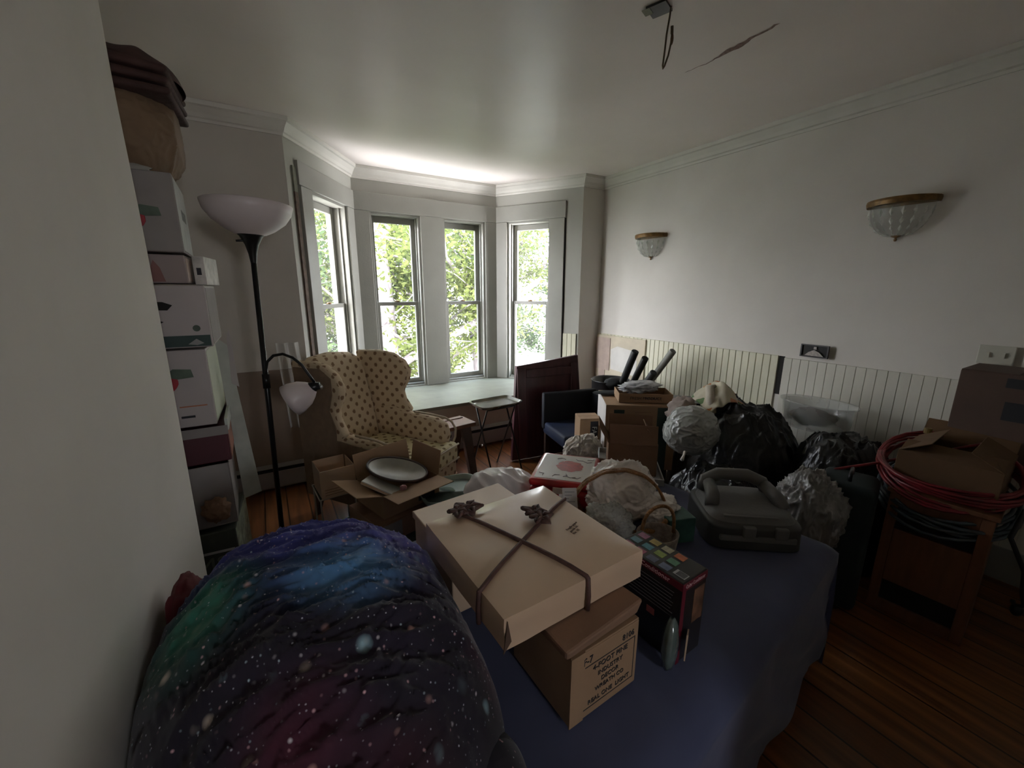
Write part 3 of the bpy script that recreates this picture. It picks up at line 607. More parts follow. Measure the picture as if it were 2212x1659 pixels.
M().bb(-.03, .03, -.157, -.150, .03, .055).build('clasp', mat('pale_clasp', (.5, .42, .38), .4), t, bevel=.002)

# dark wicker tray behind the case
t = thing('wicker_tray', 'dark oval wicker tray rim behind the floral case', 'tray', (1.16, 1.25, BZ+.01), R(-45))
M().lathe([(.0, 0), (.17, 0), (.20, .05), (.21, .055), (.185, .008), (0, .008)], seg=40).xf(Matrix.Diagonal((1.0, .78, 1, 1))).build('tray_dish', mat('dark_wicker', (.10, .045, .025), .5, .4, 80, bump=.5, bscale=150), t, smooth=True)
M().tube([(.205*math.cos(a), .16*math.sin(a), .055) for a in [i*math.tau/36 for i in range(36)]], .008, 8, True).build('tray_rim', mat('dark_wicker', (.10, .045, .025)), t, smooth=True)

# wicker basket with arched handle, stuffed with bags
t = thing('wicker_basket', 'wicker basket with a tall arched cane handle holding white plastic bags', 'basket', (1.0, .93, BZ+.012), R(-32))
def bk(u, v):
    a = u*math.tau; r = .105+.03*v; w = .003*math.sin(a*26+v*30)
    return Vector(((r*1.25+w)*math.cos(a), (r+w)*math.sin(a), .07*v))
M().grid(bk, 120, 14).build('basket_body', wicker, t, smooth=True, solid=.006)
M().tube([(.135*1.25*math.cos(a), (.135)*math.sin(a), .072+.003*math.sin(a*20)) for a in [i*math.tau/60 for i in range(60)]], .009, 8, True).build('basket_rim', wicker, t, smooth=True)
hd = M()
for dy in (-.007, .0, .007): hd.tube([(-.168*math.cos(a), dy+.003*math.sin(a*14+dy*400), .065+.165*math.sin(a)) for a in [math.pi*i/30 for i in range(31)]], .0052, 6)
hd.build('basket_handle', wicker, t, smooth=True)
t = thing('small_cane_basket', 'small cane basket handle in front of the white bag, beside the colour chart box', 'basket', (.98, .74, BZ+.012), R(-15))
M().grid(lambda u, v: Vector(((.05+.015*v)*math.cos(u*math.tau), (.045+.01*v)*math.sin(u*math.tau), .10*v)), 60, 8).build('basket_body', mat('pale_cane', (.32, .26, .22), .6, .3, 60, bump=.4, bscale=120), t, smooth=True, solid=.004)
M().tube([(-.058*math.cos(a), 0, .09+.10*math.sin(a)**.6) for a in [math.pi*i/20 for i in range(21)]], .0055, 6).build('basket_handle', wicker, t, smooth=True)
o = M().blob((1.06, .97, .68), (.14, .105, .11), 6, .28, 1.4, 4, ridge=.10, rf=.8).build('white_plastic_bag', wht_bag, smooth=True); tag(o, 'crumpled white plastic bag bulging out of the wicker basket', 'bag')
o = M().blob((1.14, .86, .635), (.085, .06, .05), 5, .25, 1.7, 12, ridge=.10).build('white_plastic_bag', wht_bag, smooth=True); tag(o, 'lobe of thin white plastic bag drooping beside the grey tool case', 'bag')
o = M().blob((.87, .845, .665), (.08, .075, .07), 6, .25, 2, 7, ridge=.12).build('clear_plastic_bag', clr_bag, smooth=True); tag(o, 'shiny crinkled clear bag between the ribboned box and the basket', 'bag')
o = M().blob((.87, .845, .66), (.062, .06, .055), 3, .2, 2, 8).build('bag_filling', mat('white_filling', (.5, .46, .43), .8), o, smooth=True)
t = thing('paper_receipts', 'white printed paper slips sticking up beside the red case', 'paper', (.83, .98, .675), R(-30), rx=R(-35))
M().bb(-.028, .022, -.001, 0, -.05, .065).build('paper_sheet', mat('receipt_paper', (.5, .47, .45), .8, .05), t); M().bb(-.04, .0, .004, .005, -.05, .045).build('paper_sheet', mat('receipt_paper', (.5, .47, .45)), t)
q = M(); [q.bb(-.02, .014-.01*(i % 3), -.0022, -.0012, .05-.011*i, .052-.011*i) for i in range(8)]; q.build('print_lines', mat('grey_print', (.2, .19, .19), .8), t)

# crumpled white sheet bag left of the case
o = M().grid(heap((.80, 1.40), .17, .12, .085, BZ+.006, .016, 31, rot=-.7, fr=7, stretch=(3, 1)), 90, 24).build('white_plastic_sack', mat('milky_plastic', (.66, .62, .62), .22, .08, 6, bump=.4, bscale=20, spec=.6), smooth=True); tag(o, 'flattened milky plastic sack lying behind the plain flat box', 'bag')

# black box with a colour chart
t = thing('colour_chart_box', 'upright black hair colour box with rows of colour swatches on top', 'box', (.765, .565, BZ+.006), R(3))
bw, bl, bh = .095, .19, .215
M().bb(-bw/2, bw/2, -bl/2, bl/2, 0, bh).build('box_body', mat('glossy_black_card', (.015, .013, .014), .3, .2, coat=.3), t, bevel=.003)
sw = [(.30,.08,.13),(.32,.09,.14),(.08,.09,.14),(.10,.12,.20),(.10,.20,.24),(.06,.20,.25),(.20,.26,.05),(.09,.22,.13),(.30,.11,.20),(.40,.30,.10),(.36,.33,.22),(.48,.13,.05)]
for i, c in enumerate(sw):
    cx_, cy_ = -.030+.030*(i//4), .052-.036*(i % 4)
    if i//4 == 2: cy_ += .0
    M().bb(cx_-.0105, cx_+.0105, cy_+.02-.013, cy_+.02+.013, bh+.0002, bh+.0012).build('colour_swatch', mat('swatch_%d' % i, c, .4, .25, 90), t, bevel=.0035)
M().bb(-.034, -.014, -.088, -.058, bh+.0002, bh+.001).build('barcode_label', mat('label_white', (.42, .42, .42), .5), t)
q = M(); [q.bb(-.032+.0022*i, -.031+.0022*i, -.086, -.064, bh+.001, bh+.0014) for i in range(8)]; q.build('barcode', ink, t)
M().bb(-bw/2-.0006, -bw/2, -bl/2, bl/2, bh-.020, bh-.002).bb(-bw/2-.0006, bw/2, -bl/2-.0006, -bl/2, bh-.022, bh-.002).bb(-bw/2-.0006, -bw/2+.013, -bl/2-.0006, -bl/2, .0, bh-.022).build('crimson_band', mat('crimson_print', (.13, .012, .025), .35), t)
text('side_lettering', 'Color Conditioner', .0135, mat('rose_print', (.5, .3, .32), .5), t, (-.0, -bl/2-.001, bh-.012), (R(90), 0, 0), sx=.72)
text('side_lettering', 'Color Conditioner', .016, mat('rose_print', (.5, .3, .32)), t, (-bw/2-.001, .0, bh-.011), (R(90), 0, R(-90)))
q = M(); [q.bb(-bw/2-.0008, -bw/2, -.075+.003*(i % 3), .06-.012*(i % 2), bh-.036-.009*i, bh-.0345-.009*i) for i in range(8)]; q.build('small_print', mat('grey_print2', (.12, .11, .12), .6), t)
M().bb(.0, .040, -bl/2-.0008, -bl/2, .09, .18).bb(bw/2, bw/2+.0008, -.08, .07, .08, .20).build('brown_photo', mat('brown_photo', (.15, .075, .045), .4, .6, 25), t)
M().bb(-bw/2-.0008, -bw/2, -.03, -.008, .085, .102).build('red_badge', mat('pink_badge', (.42, .12, .12), .4), t)
t = thing('clear_blister_pack', 'clear plastic pack standing against the foot of the colour chart box', 'package', (.700, .470, BZ+.004), R(30))
M().blob((0, 0, .07), (.034, .018, .07), 3, .1, 3, 3).build('plastic_shell', mat('dark_clear_plastic', (.10, .13, .12), .12, .3, 14, bump=.3, bscale=20, spec=.9), t, smooth=True)
M().prism([(.0, .04), (.052, .052), (.044, .088), (.016, .095)], -.034, -.031, 'y').build('card_flap', card_l, t)

# grey moulded tool case
t = thing('grey_tool_case', 'grey moulded plastic tool case with big handle on the bed corner', 'case', (1.40, .715, BZ+.008), R(-38))
gm = mat('grey_moulded_plastic', (.12, .117, .112), .5, .06, 8, bump=.1, bscale=80)
def sup(w, d, h, z0, n=4, tw=1.):
    q = M(); s_ = 32
    def fn(u, v):
        a = u*math.tau; e = 2./n; cx_ = math.copysign(abs(math.cos(a))**e, math.cos(a)); cy_ = math.copysign(abs(math.sin(a))**e, math.sin(a))
        k_ = 1-(1-tw)*v; top_ = 1.
        if v > .8: top_ = math.sqrt(max(0, 1-((v-.8)/.2)**2*.9)); 
        return Vector((cx_*w/2*k_*(.55+.45*top_ if v > .8 else 1), cy_*d/2*k_*(.55+.45*top_ if v > .8 else 1), z0+h*min(1, v/.8*.86+.14*(1-top_) if v > .8 else v/.8*.86)))
    q.grid(fn, 64, 20); n_ = len(q.v); q.v += [Vector((0, 0, z0)), Vector((0, 0, z0+h))]; q.f += [(n_, ((i+1) % 64)*21, i*21) for i in range(64)]+[(n_+1, i*21+20, ((i+1) % 64)*21+20) for i in range(64)]; return q
sup(.31, .28, .085, 0, 6, .98).build('case_base', mat('shaded_moulded_plastic', (.05, .05, .048), .5, .06), t, smooth=True)  # base colour darkened to hold the shade below the lid
sup(.30, .262, .045, .066, 5, .82).build('case_lid', gm, t, smooth=True)
M().bb(-.12, .12, -.145, -.128, .03, .05).bb(-.05, -.01, -.148, -.13, .045, .085).bb(.05, .09, -.148, -.13, .045, .085).build('latch', gm, t, bevel=.005)
hnd = M().tube([(-.115, .075, .105), (-.105, .08, .145), (-.06, .085, .168), (.04, .085, .168), (.095, .08, .145), (.115, .075, .105)], [.022, .023, .023, .023, .023, .022], 12); hnd.build('carry_handle', gm, t, smooth=True)
[M().tube([(s_*.118, -.04, .10), (s_*.108, -.01, .128), (s_*.098, .06, .14)], [.024, .024, .022], 12).build('shoulder_rib', gm, t, smooth=True) for s_ in (-1, 1)]
M().bb(-.105, .07, -.115, -.03, .102, .108).build('lid_recess', gm, t, bevel=.006)

# shallow white tray with an open brown carton in it
t = thing('shallow_white_tray', 'shallow white box lid under the open brown carton on the far side of the bed', 'tray', (1.44, 1.29, BZ+.006), R(-42))
q = M(); x, y, h_ = .14, .17, .030; q.bb(-x, x, -y, y, 0, .004).bb(-x, -x+.005, -y, y, .004, h_).bb(x-.005, x, -y, y, .004, h_).bb(-x+.005, x-.005, -y, -y+.005, .004, h_).bb(-x+.005, x-.005, y-.005, y, .004, h_); q.build('tray_shell', mat('grey_white_card', (.42, .43, .44), .6), t)
t = open_carton('open_brown_carton', 'open brown carton with bent flaps standing in the shallow white tray', (1.44, 1.28, BZ+.012), R(-42), (.22, .17, .15), card_d, (100, 125, 75, 60), .09)
for o_ in [c for c in t.children if c.name.startswith('flap')][2:3]: o_['label'] = 'raised flap with crushed corner'
t = thing('yellow_green_strip', 'thin yellow-green slip lying on the sheet beside the grey tool case', 'paper', (1.27, .93, BZ+.012), R(-35)); M().bb(-.05, .05, -.012, .012, 0, .003).build('slip', mat('lime_paper', (.32, .36, .10), .7), t)
t = thing('teal_carton', 'small dark teal box behind the cane handle, left of the grey tool case', 'box', (1.15, .80, BZ+.006), R(-20)); M().bb(-.05, .05, -.04, .04, 0, .09).build('box_body', mat('teal_print', (.04, .12, .10), .5, .4, 20), t, bevel=.003)

# ------------------------------------------------------------------ floor lamp
t = thing('floor_lamp', 'black torchiere floor lamp with white bowl shade and a curved reading arm', 'lamp', (-.045, 2.3, 0), 0)
t.rotation_euler = (0, R(1.45), 0)
M().lathe([(0, 0), (.13, 0), (.13, .012), (.05, .03), (.02, .04), (0, .04)], seg=32).build('lamp_base', black_metal, t, smooth=True)
M().tube([(0,0,.03), (0,0,1.56)], .0125, 14).lathe([(.0125, 1.52), (.014, 1.53), (.018, 1.56), (.028, 1.60), (.046, 1.635), (.060, 1.648), (.0, 1.65)], seg=28).build('lamp_pole', black_metal, t, smooth=True)
M().lathe([(.058, 1.642), (.10, 1.665), (.145, 1.70), (.172, 1.74), (.181, 1.775), (.178, 1.777), (.168, 1.742), (.14, 1.706), (.10, 1.673), (.05, 1.655)], seg=44).build('lamp_shade', frost, t, smooth=True)
M().tube([(-.06, -.012, 1.612), (-.02, -.012, 1.617)], .005, 8).build('switch_knob', black_pl, t, smooth=True)
ar = [(0, -.01, .96), (.003, -.014, 1.02), (.012, -.02, 1.06), (.04, -.03, 1.09), (.08, -.045, 1.098), (.12, -.06, 1.08), (.155, -.072, 1.045), (.185, -.082, .99), (.205, -.09, .955)]
a_ = M().tube(ar, .007, 10).bb(-.016, .016, -.024, -.004, .93, 1.0).build('reading_arm', black_metal, t, smooth=True)
sk = M().tube([(.228, -.10, .94), (.20, -.088, .932), (.178, -.08, .925)], [.018, .026, .028], 16).build('lamp_socket', black_pl, a_, smooth=True)
M().blob((.232, -.11, .932), (.008, .005, .012), 2, 0).build('socket_ring', steel, sk, smooth=True)
dirv = Vector((-.86, .18, -.50)).normalized(); q = M().lathe([(.026, 0), (.045, .02), (.066, .05), (.080, .095), (.083, .125), (.079, .125), (.074, .092), (.06, .05), (.04, .022), (.022, .004)], seg=32)
q.xf(Matrix.Translation((.20, -.083, .928)) @ dirv.to_track_quat('Z', 'Y').to_matrix().to_4x4()); q.build('reading_shade', frost, a_, smooth=True)

# ------------------------------------------------------------------ wing chair
fab = dotted_fabric('dotted_beige_fabric', (.58, .46, .31), (.22, .13, .07)); fab_l = dotted_fabric('lit_dotted_fabric', (.72, .65, .42), (.24, .17, .08)); pip = mat('cream_piping', (.45, .37, .26), .8, .1, 30)  # seat copy of the chair fabric, lightened for window light
t = thing('wing_chair', 'beige wing armchair with rows of brown leaf dots standing before the bay', 'armchair', (.555, 2.47, 0), R(34)); t.scale = (.84, .93, .93)
def slab(pts, a, b_, axis): return M().prism(pts, a, b_, axis)
# local: front is -y, x to the sitter's left as seen; back inner surface leans
bk_ = [(-.255, .40), (.255, .40), (.27, .75), (.262, .95), (.235, 1.035), (.16, 1.075), (.0, 1.09), (-.16, 1.075), (-.235, 1.035), (-.262, .95), (-.27, .75)]
q = slab(bk_, .22, .33, 'y')
for v in q.v: v.y += (v.z-.4)*.22
q.build('backrest', fab, t, bevel=.03, seg=4)
for s_ in (-1, 1):
    wg = [(.30, .50), (-.16, .60), (-.22, .66), (-.10, .70), (.02, .78), (.03, .86), (-.02, .94), (.02, 1.03), (.12, 1.075), (.30, 1.08), (.46, 1.06), (.44, .8)]
    wg = [(.28, .52), (.05, .60), (-.02, .66), (.035, .74), (.05, .80), (.0, .88), (-.015, .95), (.03, 1.02), (.12, 1.07), (.24, 1.085), (.44, 1.075), (.40, .8)]
    q = slab(wg, .0, .06, 'x')
    for v in q.v: v.x += .265+(0.04*(1-min(1, (v.y+.02)/.3)) if v.y < .3 else 0); v.x *= s_
    if s_ < 0: q.f = [tuple(reversed(f)) for f in q.f]
    q.build('wing', fab, t, bevel=.022, seg=4)
    am = [(.36, .22), (-.30, .22), (-.32, .44), (-.345, .52), (-.33, .60), (-.25, .635), (-.05, .645), (.10, .68), (.36, .68)]
    q = slab(am, .0, .085, 'x')
    for v in q.v: v.x += .262; v.x *= s_
    if s_ < 0: q.f = [tuple(reversed(f)) for f in q.f]
    q.build('armrest', fab, t, bevel=.032, seg=4)
    M().tube([(s_*.335, -.335, z) for z in (.26, .36)]+[(s_*.34, -.345, .44), (s_*.35, -.365, .50), (s_*.352, -.37, .56), (s_*.34, -.345, .612), (s_*.318, -.31, .64), (s_*.31, -.2, .652), (s_*.308, -.05, .655)], .008, 8).build('piping', pip, t, smooth=True)
M().bb(-.335, .335, -.31, .38, .20, .345).build('seat_base', fab, t, bevel=.02, seg=3)
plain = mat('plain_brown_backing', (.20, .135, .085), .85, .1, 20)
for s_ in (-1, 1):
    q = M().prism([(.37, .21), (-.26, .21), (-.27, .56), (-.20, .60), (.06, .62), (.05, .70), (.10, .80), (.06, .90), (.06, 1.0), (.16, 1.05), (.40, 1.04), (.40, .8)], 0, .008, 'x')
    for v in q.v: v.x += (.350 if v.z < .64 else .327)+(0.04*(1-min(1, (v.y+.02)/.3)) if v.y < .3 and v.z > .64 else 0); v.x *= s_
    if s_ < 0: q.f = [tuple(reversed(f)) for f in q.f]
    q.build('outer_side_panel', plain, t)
sc = M().prism([(-.262, .24), (-.262, -.30), (-.335, -.315), (-.335, -.40), (.335, -.40), (.335, -.315), (.262, -.30), (.262, .24)], .345, .475); sc.build('seat_cushion', fab_l, t, bevel=.028, seg=4)
M().tube([(-.33, -.402, .462), (0, -.404, .464), (.33, -.402, .462)], .007, 8).tube([(-.33, -.402, .36), (0, -.404, .36), (.33, -.402, .36)], .007, 8).tube([(-.33, -.38, .14+.1), (.33, -.38, .24)], .006, 8).build('cushion_piping', pip, t, smooth=True)
M().bb(-.33, .33, -.385, -.30, .19, .35).build('front_rail', fab, t, bevel=.02, seg=3)
for x, y in ((-.29, -.34), (.29, -.34), (-.26, .36), (.26, .36)):
    M().hexa([(x-.016, y-.016+(.05 if y > 0 else 0), 0), (x+.016, y-.016+(.05 if y > 0 else 0), 0), (x+.016, y+.016+(.05 if y > 0 else 0), 0), (x-.016, y+.016+(.05 if y > 0 else 0), 0)], [(x-.028, y-.028, .20), (x+.028, y-.028, .20), (x+.028, y+.028, .20), (x-.028, y+.028, .20)]).build('leg', wood_dark, t, bevel=.004)

# ------------------------------------------------------------------ small furniture by the seat
t = thing('wooden_bench', 'low brown plank bench with splayed legs beside the wing chair', 'bench', (1.14, 2.80, 0), R(8))
M().bb(-.36, .17, -.10, .10, .375, .405).bb(-.36, .15, .055, .10, .405, .412).build('bench_top', wood_brown, t, bevel=.004)
for sx in (-.25, .10):
    for sy in (-1, 1): M().hexa([(sx-.03, sy*.15-.02, 0), (sx+.03, sy*.15-.02, 0), (sx+.03, sy*.15+.02, 0), (sx-.03, sy*.15+.02, 0)], [(sx-.04, sy*.05-.02, .375), (sx+.04, sy*.05-.02, .375), (sx+.04, sy*.05+.02, .375), (sx-.04, sy*.05+.02, .375)]).build('leg', wood_dark, t, bevel=.003)
def tray_table(name, label, loc, rz, top_m, h=.60, w=.40, d=.27, group=None, ml=black_metal):
    t = thing(name, label, 'tray table', loc, rz, group)
    q = M(); N_ = 40
    def rr(x, y, r, k): # rounded rect point
        a = k*math.tau/N_; cx_, cy_ = math.cos(a), math.sin(a); e = .28
        return (math.copysign(abs(cx_)**e, cx_)*x, math.copysign(abs(cy_)**e, cy_)*y)
    rings = [(w/2-.03, d/2-.03, h-.012), (w/2-.022, d/2-.022, h-.008), (w/2-.008, d/2-.008, h+.008), (w/2, d/2, h+.008), (w/2, d/2, h+.002), (w/2-.018, d/2-.018, h-.018)]
    for x, y, z in rings: q.v += [Vector((*rr(x, y, 0, k), z)) for k in range(N_)]
    for i in range(5):
        for k in range(N_): q.f.append((i*N_+k, i*N_+(k+1) % N_, (i+1)*N_+(k+1) % N_, (i+1)*N_+k))
    q.f += [tuple(range(N_)), tuple(5*N_+k for k in range(N_-1, -1, -1))]
    q.build('tray_top', top_m, t, smooth=False)
    for s_, r in ((1, .0), (-1, .008)):
        M().tube([(-w/2+.05+r, -s_*d*.75, .008), (-w/2+.05+r, s_*(d/2-.05), h-.03), (-w/2+.08+r, s_*(d/2-.02), h-.02), (w/2-.08-r, s_*(d/2-.02), h-.02), (w/2-.05-r, s_*(d/2-.05), h-.03), (w/2-.05-r, -s_*d*.75, .008)], .0065, 8).build('leg_frame', ml, t, smooth=True)
    for s_ in (-1, 1): M().tube([(s_*(w/2-.05), -.01, h*.47), (s_*(w/2-.04), -.01, h*.47)], .009).build('pivot', steel, t)
    return t
tray_table('folding_tray_table', 'black folding tray table with a dark worn metal top before the window seat', (1.42, 2.58, 0), R(4), mat('worn_blue_black_tray', (.06, .065, .075), .25, .4, 6, metal=.6, col2=(.28, .26, .20)), h=.585, w=.36, d=.24)
# dark table leaf leaning, with the small dark blue chair
t = thing('leaning_table_top', 'tall dark maroon wooden panel leaning beside the tray table', 'panel', (2.0, 2.68, 0), R(-8), rx=R(-4))
mar = mat('dark_maroon_wood', (.075, .022, .028), .38, .35, 3, stretch=(8, 1, 1), coat=.2)
M().hexa([(-.36, -.02, 0.012), (.33, -.02, 0.012), (.33, .02, 0.012), (-.36, .02, 0.012)], [(-.30, -.02, .80), (.28, -.02, .86), (.28, .02, .86), (-.30, .02, .80)]).build('panel_board', mar, t, bevel=.006)
M().bb(-.30, -.22, -.034, -.021, .02, .78).bb(.20, .27, -.034, -.021, .02, .80).bb(-.22, .20, -.034, -.021, .70, .77).build('raised_frame', mar, t, bevel=.004)
t = thing('dark_blue_chair', 'low dark navy chair in shadow in front of the maroon panel', 'chair', (2.04, 2.33, 0), R(-12))
nv = mat('navy_upholstery', (.004, .005, .011), .7, .3, 8); nb = mat('blue_seat_cloth', (.010, .018, .048), .6, .3, 8)
M().bb(-.23, .23, -.18, .22, .26, .36).build('seat', nb, t, bevel=.02, seg=3); M().bb(-.24, .24, .18, .235, .30, .60).build('backrest', nv, t, bevel=.015, seg=3)
M().bb(.19, .235, -.2, .2, .02, .58).build('side_panel', nv, t, bevel=.01)
for x, y in ((-.2, -.16), (.2, -.16), (-.2, .2), (.2, .2)): M().bb(x-.018, x+.018, y-.018, y+.018, 0, .27).build('leg', wood_dark, t)

# bin with long tubes
t = thing('black_bin', 'round black bin holding rolled tubes in the corner by the torn wall', 'bin', (2.66, 2.66, 0))
M().lathe([(0, .0), (.14, 0), (.17, .60), (.178, .605), (.172, .61), (.16, .60), (.13, .02), (0, .02)], seg=32).build('bin_body', black_pl, t, smooth=True)
def tubeobj(label, p0, p1, r, m): 
    o = M().tube([p0, (Vector(p0)+Vector(p1))/2, p1], r, 16).build('rolled_tube', m, smooth=True, bevel=.002); tag(o, label, 'tube', 'long tubes leaning out of the black bin')
    for v in (p1,): M().lathe([(r*.7, 0), (r*.72, .004)], (0, 0, 0), 16).xf(Matrix.Translation(Vector(p1)) @ (Vector(p1)-Vector(p0)).to_track_quat('Z', 'Y').to_matrix().to_4x4()).build('tube_rim', dark_gap, o)
tubeobj('thick dark tube highest at the left of the bin', (2.66, 2.72, .10), (2.57, 2.31, .915), .030, mat('charcoal_tube', (.022, .022, .023), .5, .2))
tubeobj('black tube crossing just right of the thick dark one', (2.70, 2.68, .10), (2.52, 2.16, .885), .027, mat('black_tube', (.012, .012, .012), .4, .2))
tubeobj('pale grey tube leaning furthest right from the bin', (2.74, 2.66, .10), (2.74, 2.08, .935), .027, mat('grey_tube', (.22, .22, .19), .5, .1))
tubeobj('short dark tube lowest of those in the bin', (2.62, 2.60, .10), (2.46, 2.02, .80), .027, mat('charcoal_tube', (.022, .022, .023)))
o = M().blob((2.60, 2.54, .60), (.09, .10, .05), 3, .2, 2, 4).build('black_cloth', mat('black_cloth', (.012, .012, .014), .8, .2), smooth=True); tag(o, 'black cloth bunched over the rim of the round bin', 'cloth')

# moving carton stack
t = carton('moving_carton', 'big moving carton with MEDIUM printed sideways and one end whitened by window light', 'box', (2.10, 1.86, .26), R(-36), (.44, .40, .43), card)
M().bb(-.2212, -.2202, -.2, .2, .0, .43).build('window_lit_end', white_card, t)  # pale sheet: window light on this end is put into the colour
M().bb(-.17, -.105, -.2012, -.2002, .12, .40).build('green_band', green_ink, t)
text('medium_lettering', 'MEDIUM', .062, pale_ink, t, (-.137, -.2018, .26), (R(90), R(90), 0))
M().bb(.10, .17, -.2012, -.2002, 0, .42).build('green_band', green_ink, t); M().bb(-.04, .06, -.2008, -.2002, .385, .389).build('print_line', card_d, t)
t = thing('low_dark_crate', 'low dark crate under the big moving carton', 'crate', (2.10, 1.86, 0), R(-36)); M().bb(-.19, .19, -.19, .19, 0, .258).build('crate_body', mat('black_crate', (.02, .02, .02), .6), t, bevel=.004)
t = open_carton('produce_tray_box', 'low printed carton tray heaped with crinkled plastic on the moving carton', (2.10, 1.80, .693), R(-36), (.34, .19, .06), card, (None,)*4)
text('tray_lettering', 'FRESH PRODUCE', .026, ink, t, (0, -.0965, .03), (R(90), 0, 0)); text('tray_lettering', 'MINERAL', .022, ink, t, (.04, -.0966, .03), (R(90), 0, 0)).hide_render = False
o = M().blob((2.12, 1.84, .770), (.15, .10, .035), 4, .25, 3, 6, ridge=.2).build('crinkled_plastic', mat('silvery_plastic', (.34, .34, .35), .25, .2, 30, bump=.5, bscale=30), smooth=True); tag(o, 'silvery crinkled plastic heaped in the low carton tray', 'plastic')
t = thing('black_flat_panel', 'thin black panel sticking out behind the moving carton', 'panel', (2.44, 1.80, .64), R(-50)); M().bb(-.16, .16, -.10, .10, 0, .014).build('panel_sheet', black_pl, t, bevel=.003)
t = thing('black_net_lid', 'thin black mesh lid lying on the back edge of the moving carton', 'lid', (2.02, 2.02, .694), R(-30)); M().blob((0, 0, .008), (.11, .06, .008), 3, .2, 3, 2).build('lid_sheet', mat('black_mesh', (.008, .008, .009), .9, .2), t, smooth=True)
t = carton('small_printed_carton', 'little brown carton with black letters beside the white and red bag', 'box', (1.90, 2.10, .36), R(-25), (.15, .14, .17), card)
M().bb(.0, .055, -.0712, -.0702, .02, .15).build('black_label', ink, t); text('label_lettering', 'FA', .05, pale_ink, t, (.028, -.0716, .085), (R(90), R(90), 0))
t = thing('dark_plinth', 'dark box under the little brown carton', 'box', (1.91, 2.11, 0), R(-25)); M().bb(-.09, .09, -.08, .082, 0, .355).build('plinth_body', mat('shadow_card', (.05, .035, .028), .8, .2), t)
def fabm(name, base, cols, sc=9):
    m, n, l, b = nodes_of(name); tc = n.new('ShaderNodeTexCoord'); prev = None
    v = n.new('ShaderNodeTexVoronoi'); v.inputs['Scale'].default_value = sc; l.new(tc.outputs['Object'], v.inputs[0]); s = n.new('ShaderNodeSeparateColor'); l.new(v.outputs['Color'], s.inputs[0])
    rp = n.new('ShaderNodeValToRGB'); rp.color_ramp.interpolation = 'CONSTANT'; rp.color_ramp.elements[0].color = (*base, 1); rp.color_ramp.elements[1].position = .95; rp.color_ramp.elements[1].color = (*base, 1)
    for i, c in enumerate(cols): e = rp.color_ramp.elements.new(.6+.35*i/len(cols)); e.color = (*c, 1)
    l.new(s.outputs[0], rp.inputs[0]); l.new(rp.outputs[0], b.inputs['Base Color']); b.inputs['Roughness'].default_value = .8; return m
o = M().blob((1.72, 1.93, .33), (.145, .11, .14), 6, .16, 1.6, 14, ridge=.11, st=(1, 1, .4)).build('cloth_bag', mat('off_white_cloth', (.56, .50, .42), .8, .12, 6, bump=.4, bscale=30), smooth=True); tag(o, 'crumpled off-white cloth bag with a red heart print near the navy chair', 'bag')
M().blob((1.665, 1.815, .335), (.026, .014, .040), 3, .3, 2, 3).build('red_print', mat('faded_red_heart', (.42, .10, .09), .7, .1), o, smooth=True)
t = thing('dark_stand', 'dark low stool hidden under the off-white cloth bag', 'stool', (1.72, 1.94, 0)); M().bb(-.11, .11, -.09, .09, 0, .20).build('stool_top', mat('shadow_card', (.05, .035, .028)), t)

# ------------------------------------------------------------------ heap of bags along the right wall
def bagheap(name, label, c, rx, ry, H, seed, m, rot=0, wr=.045, fr=4, cat='bag', z0=.0, pw=.5, st=(1., 1.)):
    o = M().grid(heap(c, rx, ry, H, z0, wr, seed, rot=rot, fr=fr, pw=pw, stretch=st, cr=.022), 220, 80).build(name, m, smooth=True); return tag(o, label, cat, 'black plastic bags heaped by the right wall')
bagheap('black_bag', 'big black plastic bag, tallest of the heap against the beadboard', (2.47, 1.34), .40, .40, .70, 3, blk_bag, rot=.2, wr=.05, fr=5)
bagheap('black_bag', 'slumped black plastic bag beside the bed, in front of the tall one', (1.96, 1.14), .24, .34, .47, 8, blk_bag, rot=-.3, wr=.04, fr=5)
bagheap('black_bag', 'black plastic bag at the right end of the heap, next to the red cord', (2.62, .85), .34, .30, .62, 15, blk_bag, rot=.0, wr=.045, fr=5)
o = M().blob((1.94, 1.31, .655), (.155, .135, .13), 6, .08, 1.6, 22, ridge=.045).build('clear_rubbish_bag', mat('grey_translucent_bag', (.36, .37, .35), .18, .1, 10, bump=.45, bscale=22, spec=.9, alpha=.92), smooth=True); tag(o, 'round grey translucent bag resting on the black bags beside the moving carton', 'bag')
M().tube([(1.80, 1.24, .58), (1.765, 1.22, .575), (1.74, 1.21, .56)], [.008, .006, .01]).build('tied_end', wht_bag, o, smooth=True)
flo = fabm('floral_cotton', (.58, .53, .40), [(.45, .16, .05), (.52, .25, .14), (.12, .20, .08), (.40, .30, .22)], 26)
def flf(u, v):
    x = -.17+.36*u; y = -.12+.24*v; z = .17*math.exp(-((x+.03)/.13)**2-((y-.02)/.16)**2)+.035*abs(noise.noise(Vector((x*9, y*7, 2))))+.02*noise.noise(Vector((x*22, y*20, 5)))
    return Vector((x, y, z-.12*abs(x)))
o = M().grid(flf, 60, 40).build('floral_cloth', flo, smooth=True, solid=.006, loc=(2.44, 1.46, .655), rot=(0, R(8), R(-20))); tag(o, 'bunched cream cloth with orange and green flower print on top of the bags', 'cloth')
o = M().tube([(2.30, 1.42, .64), (2.31, 1.45, .74), (2.36, 1.50, .80), (2.41, 1.50, .80), (2.44, 1.46, .72), (2.45, 1.42, .66)], [.022, .028, .024, .024, .026, .02], 10).build('cream_cloth_strap', mat('cream_cloth', (.52, .47, .38), .8, .1, 12, bump=.4, bscale=30), smooth=True); tag(o, 'thick cream cloth strap looping over the flower print cloth', 'strap')
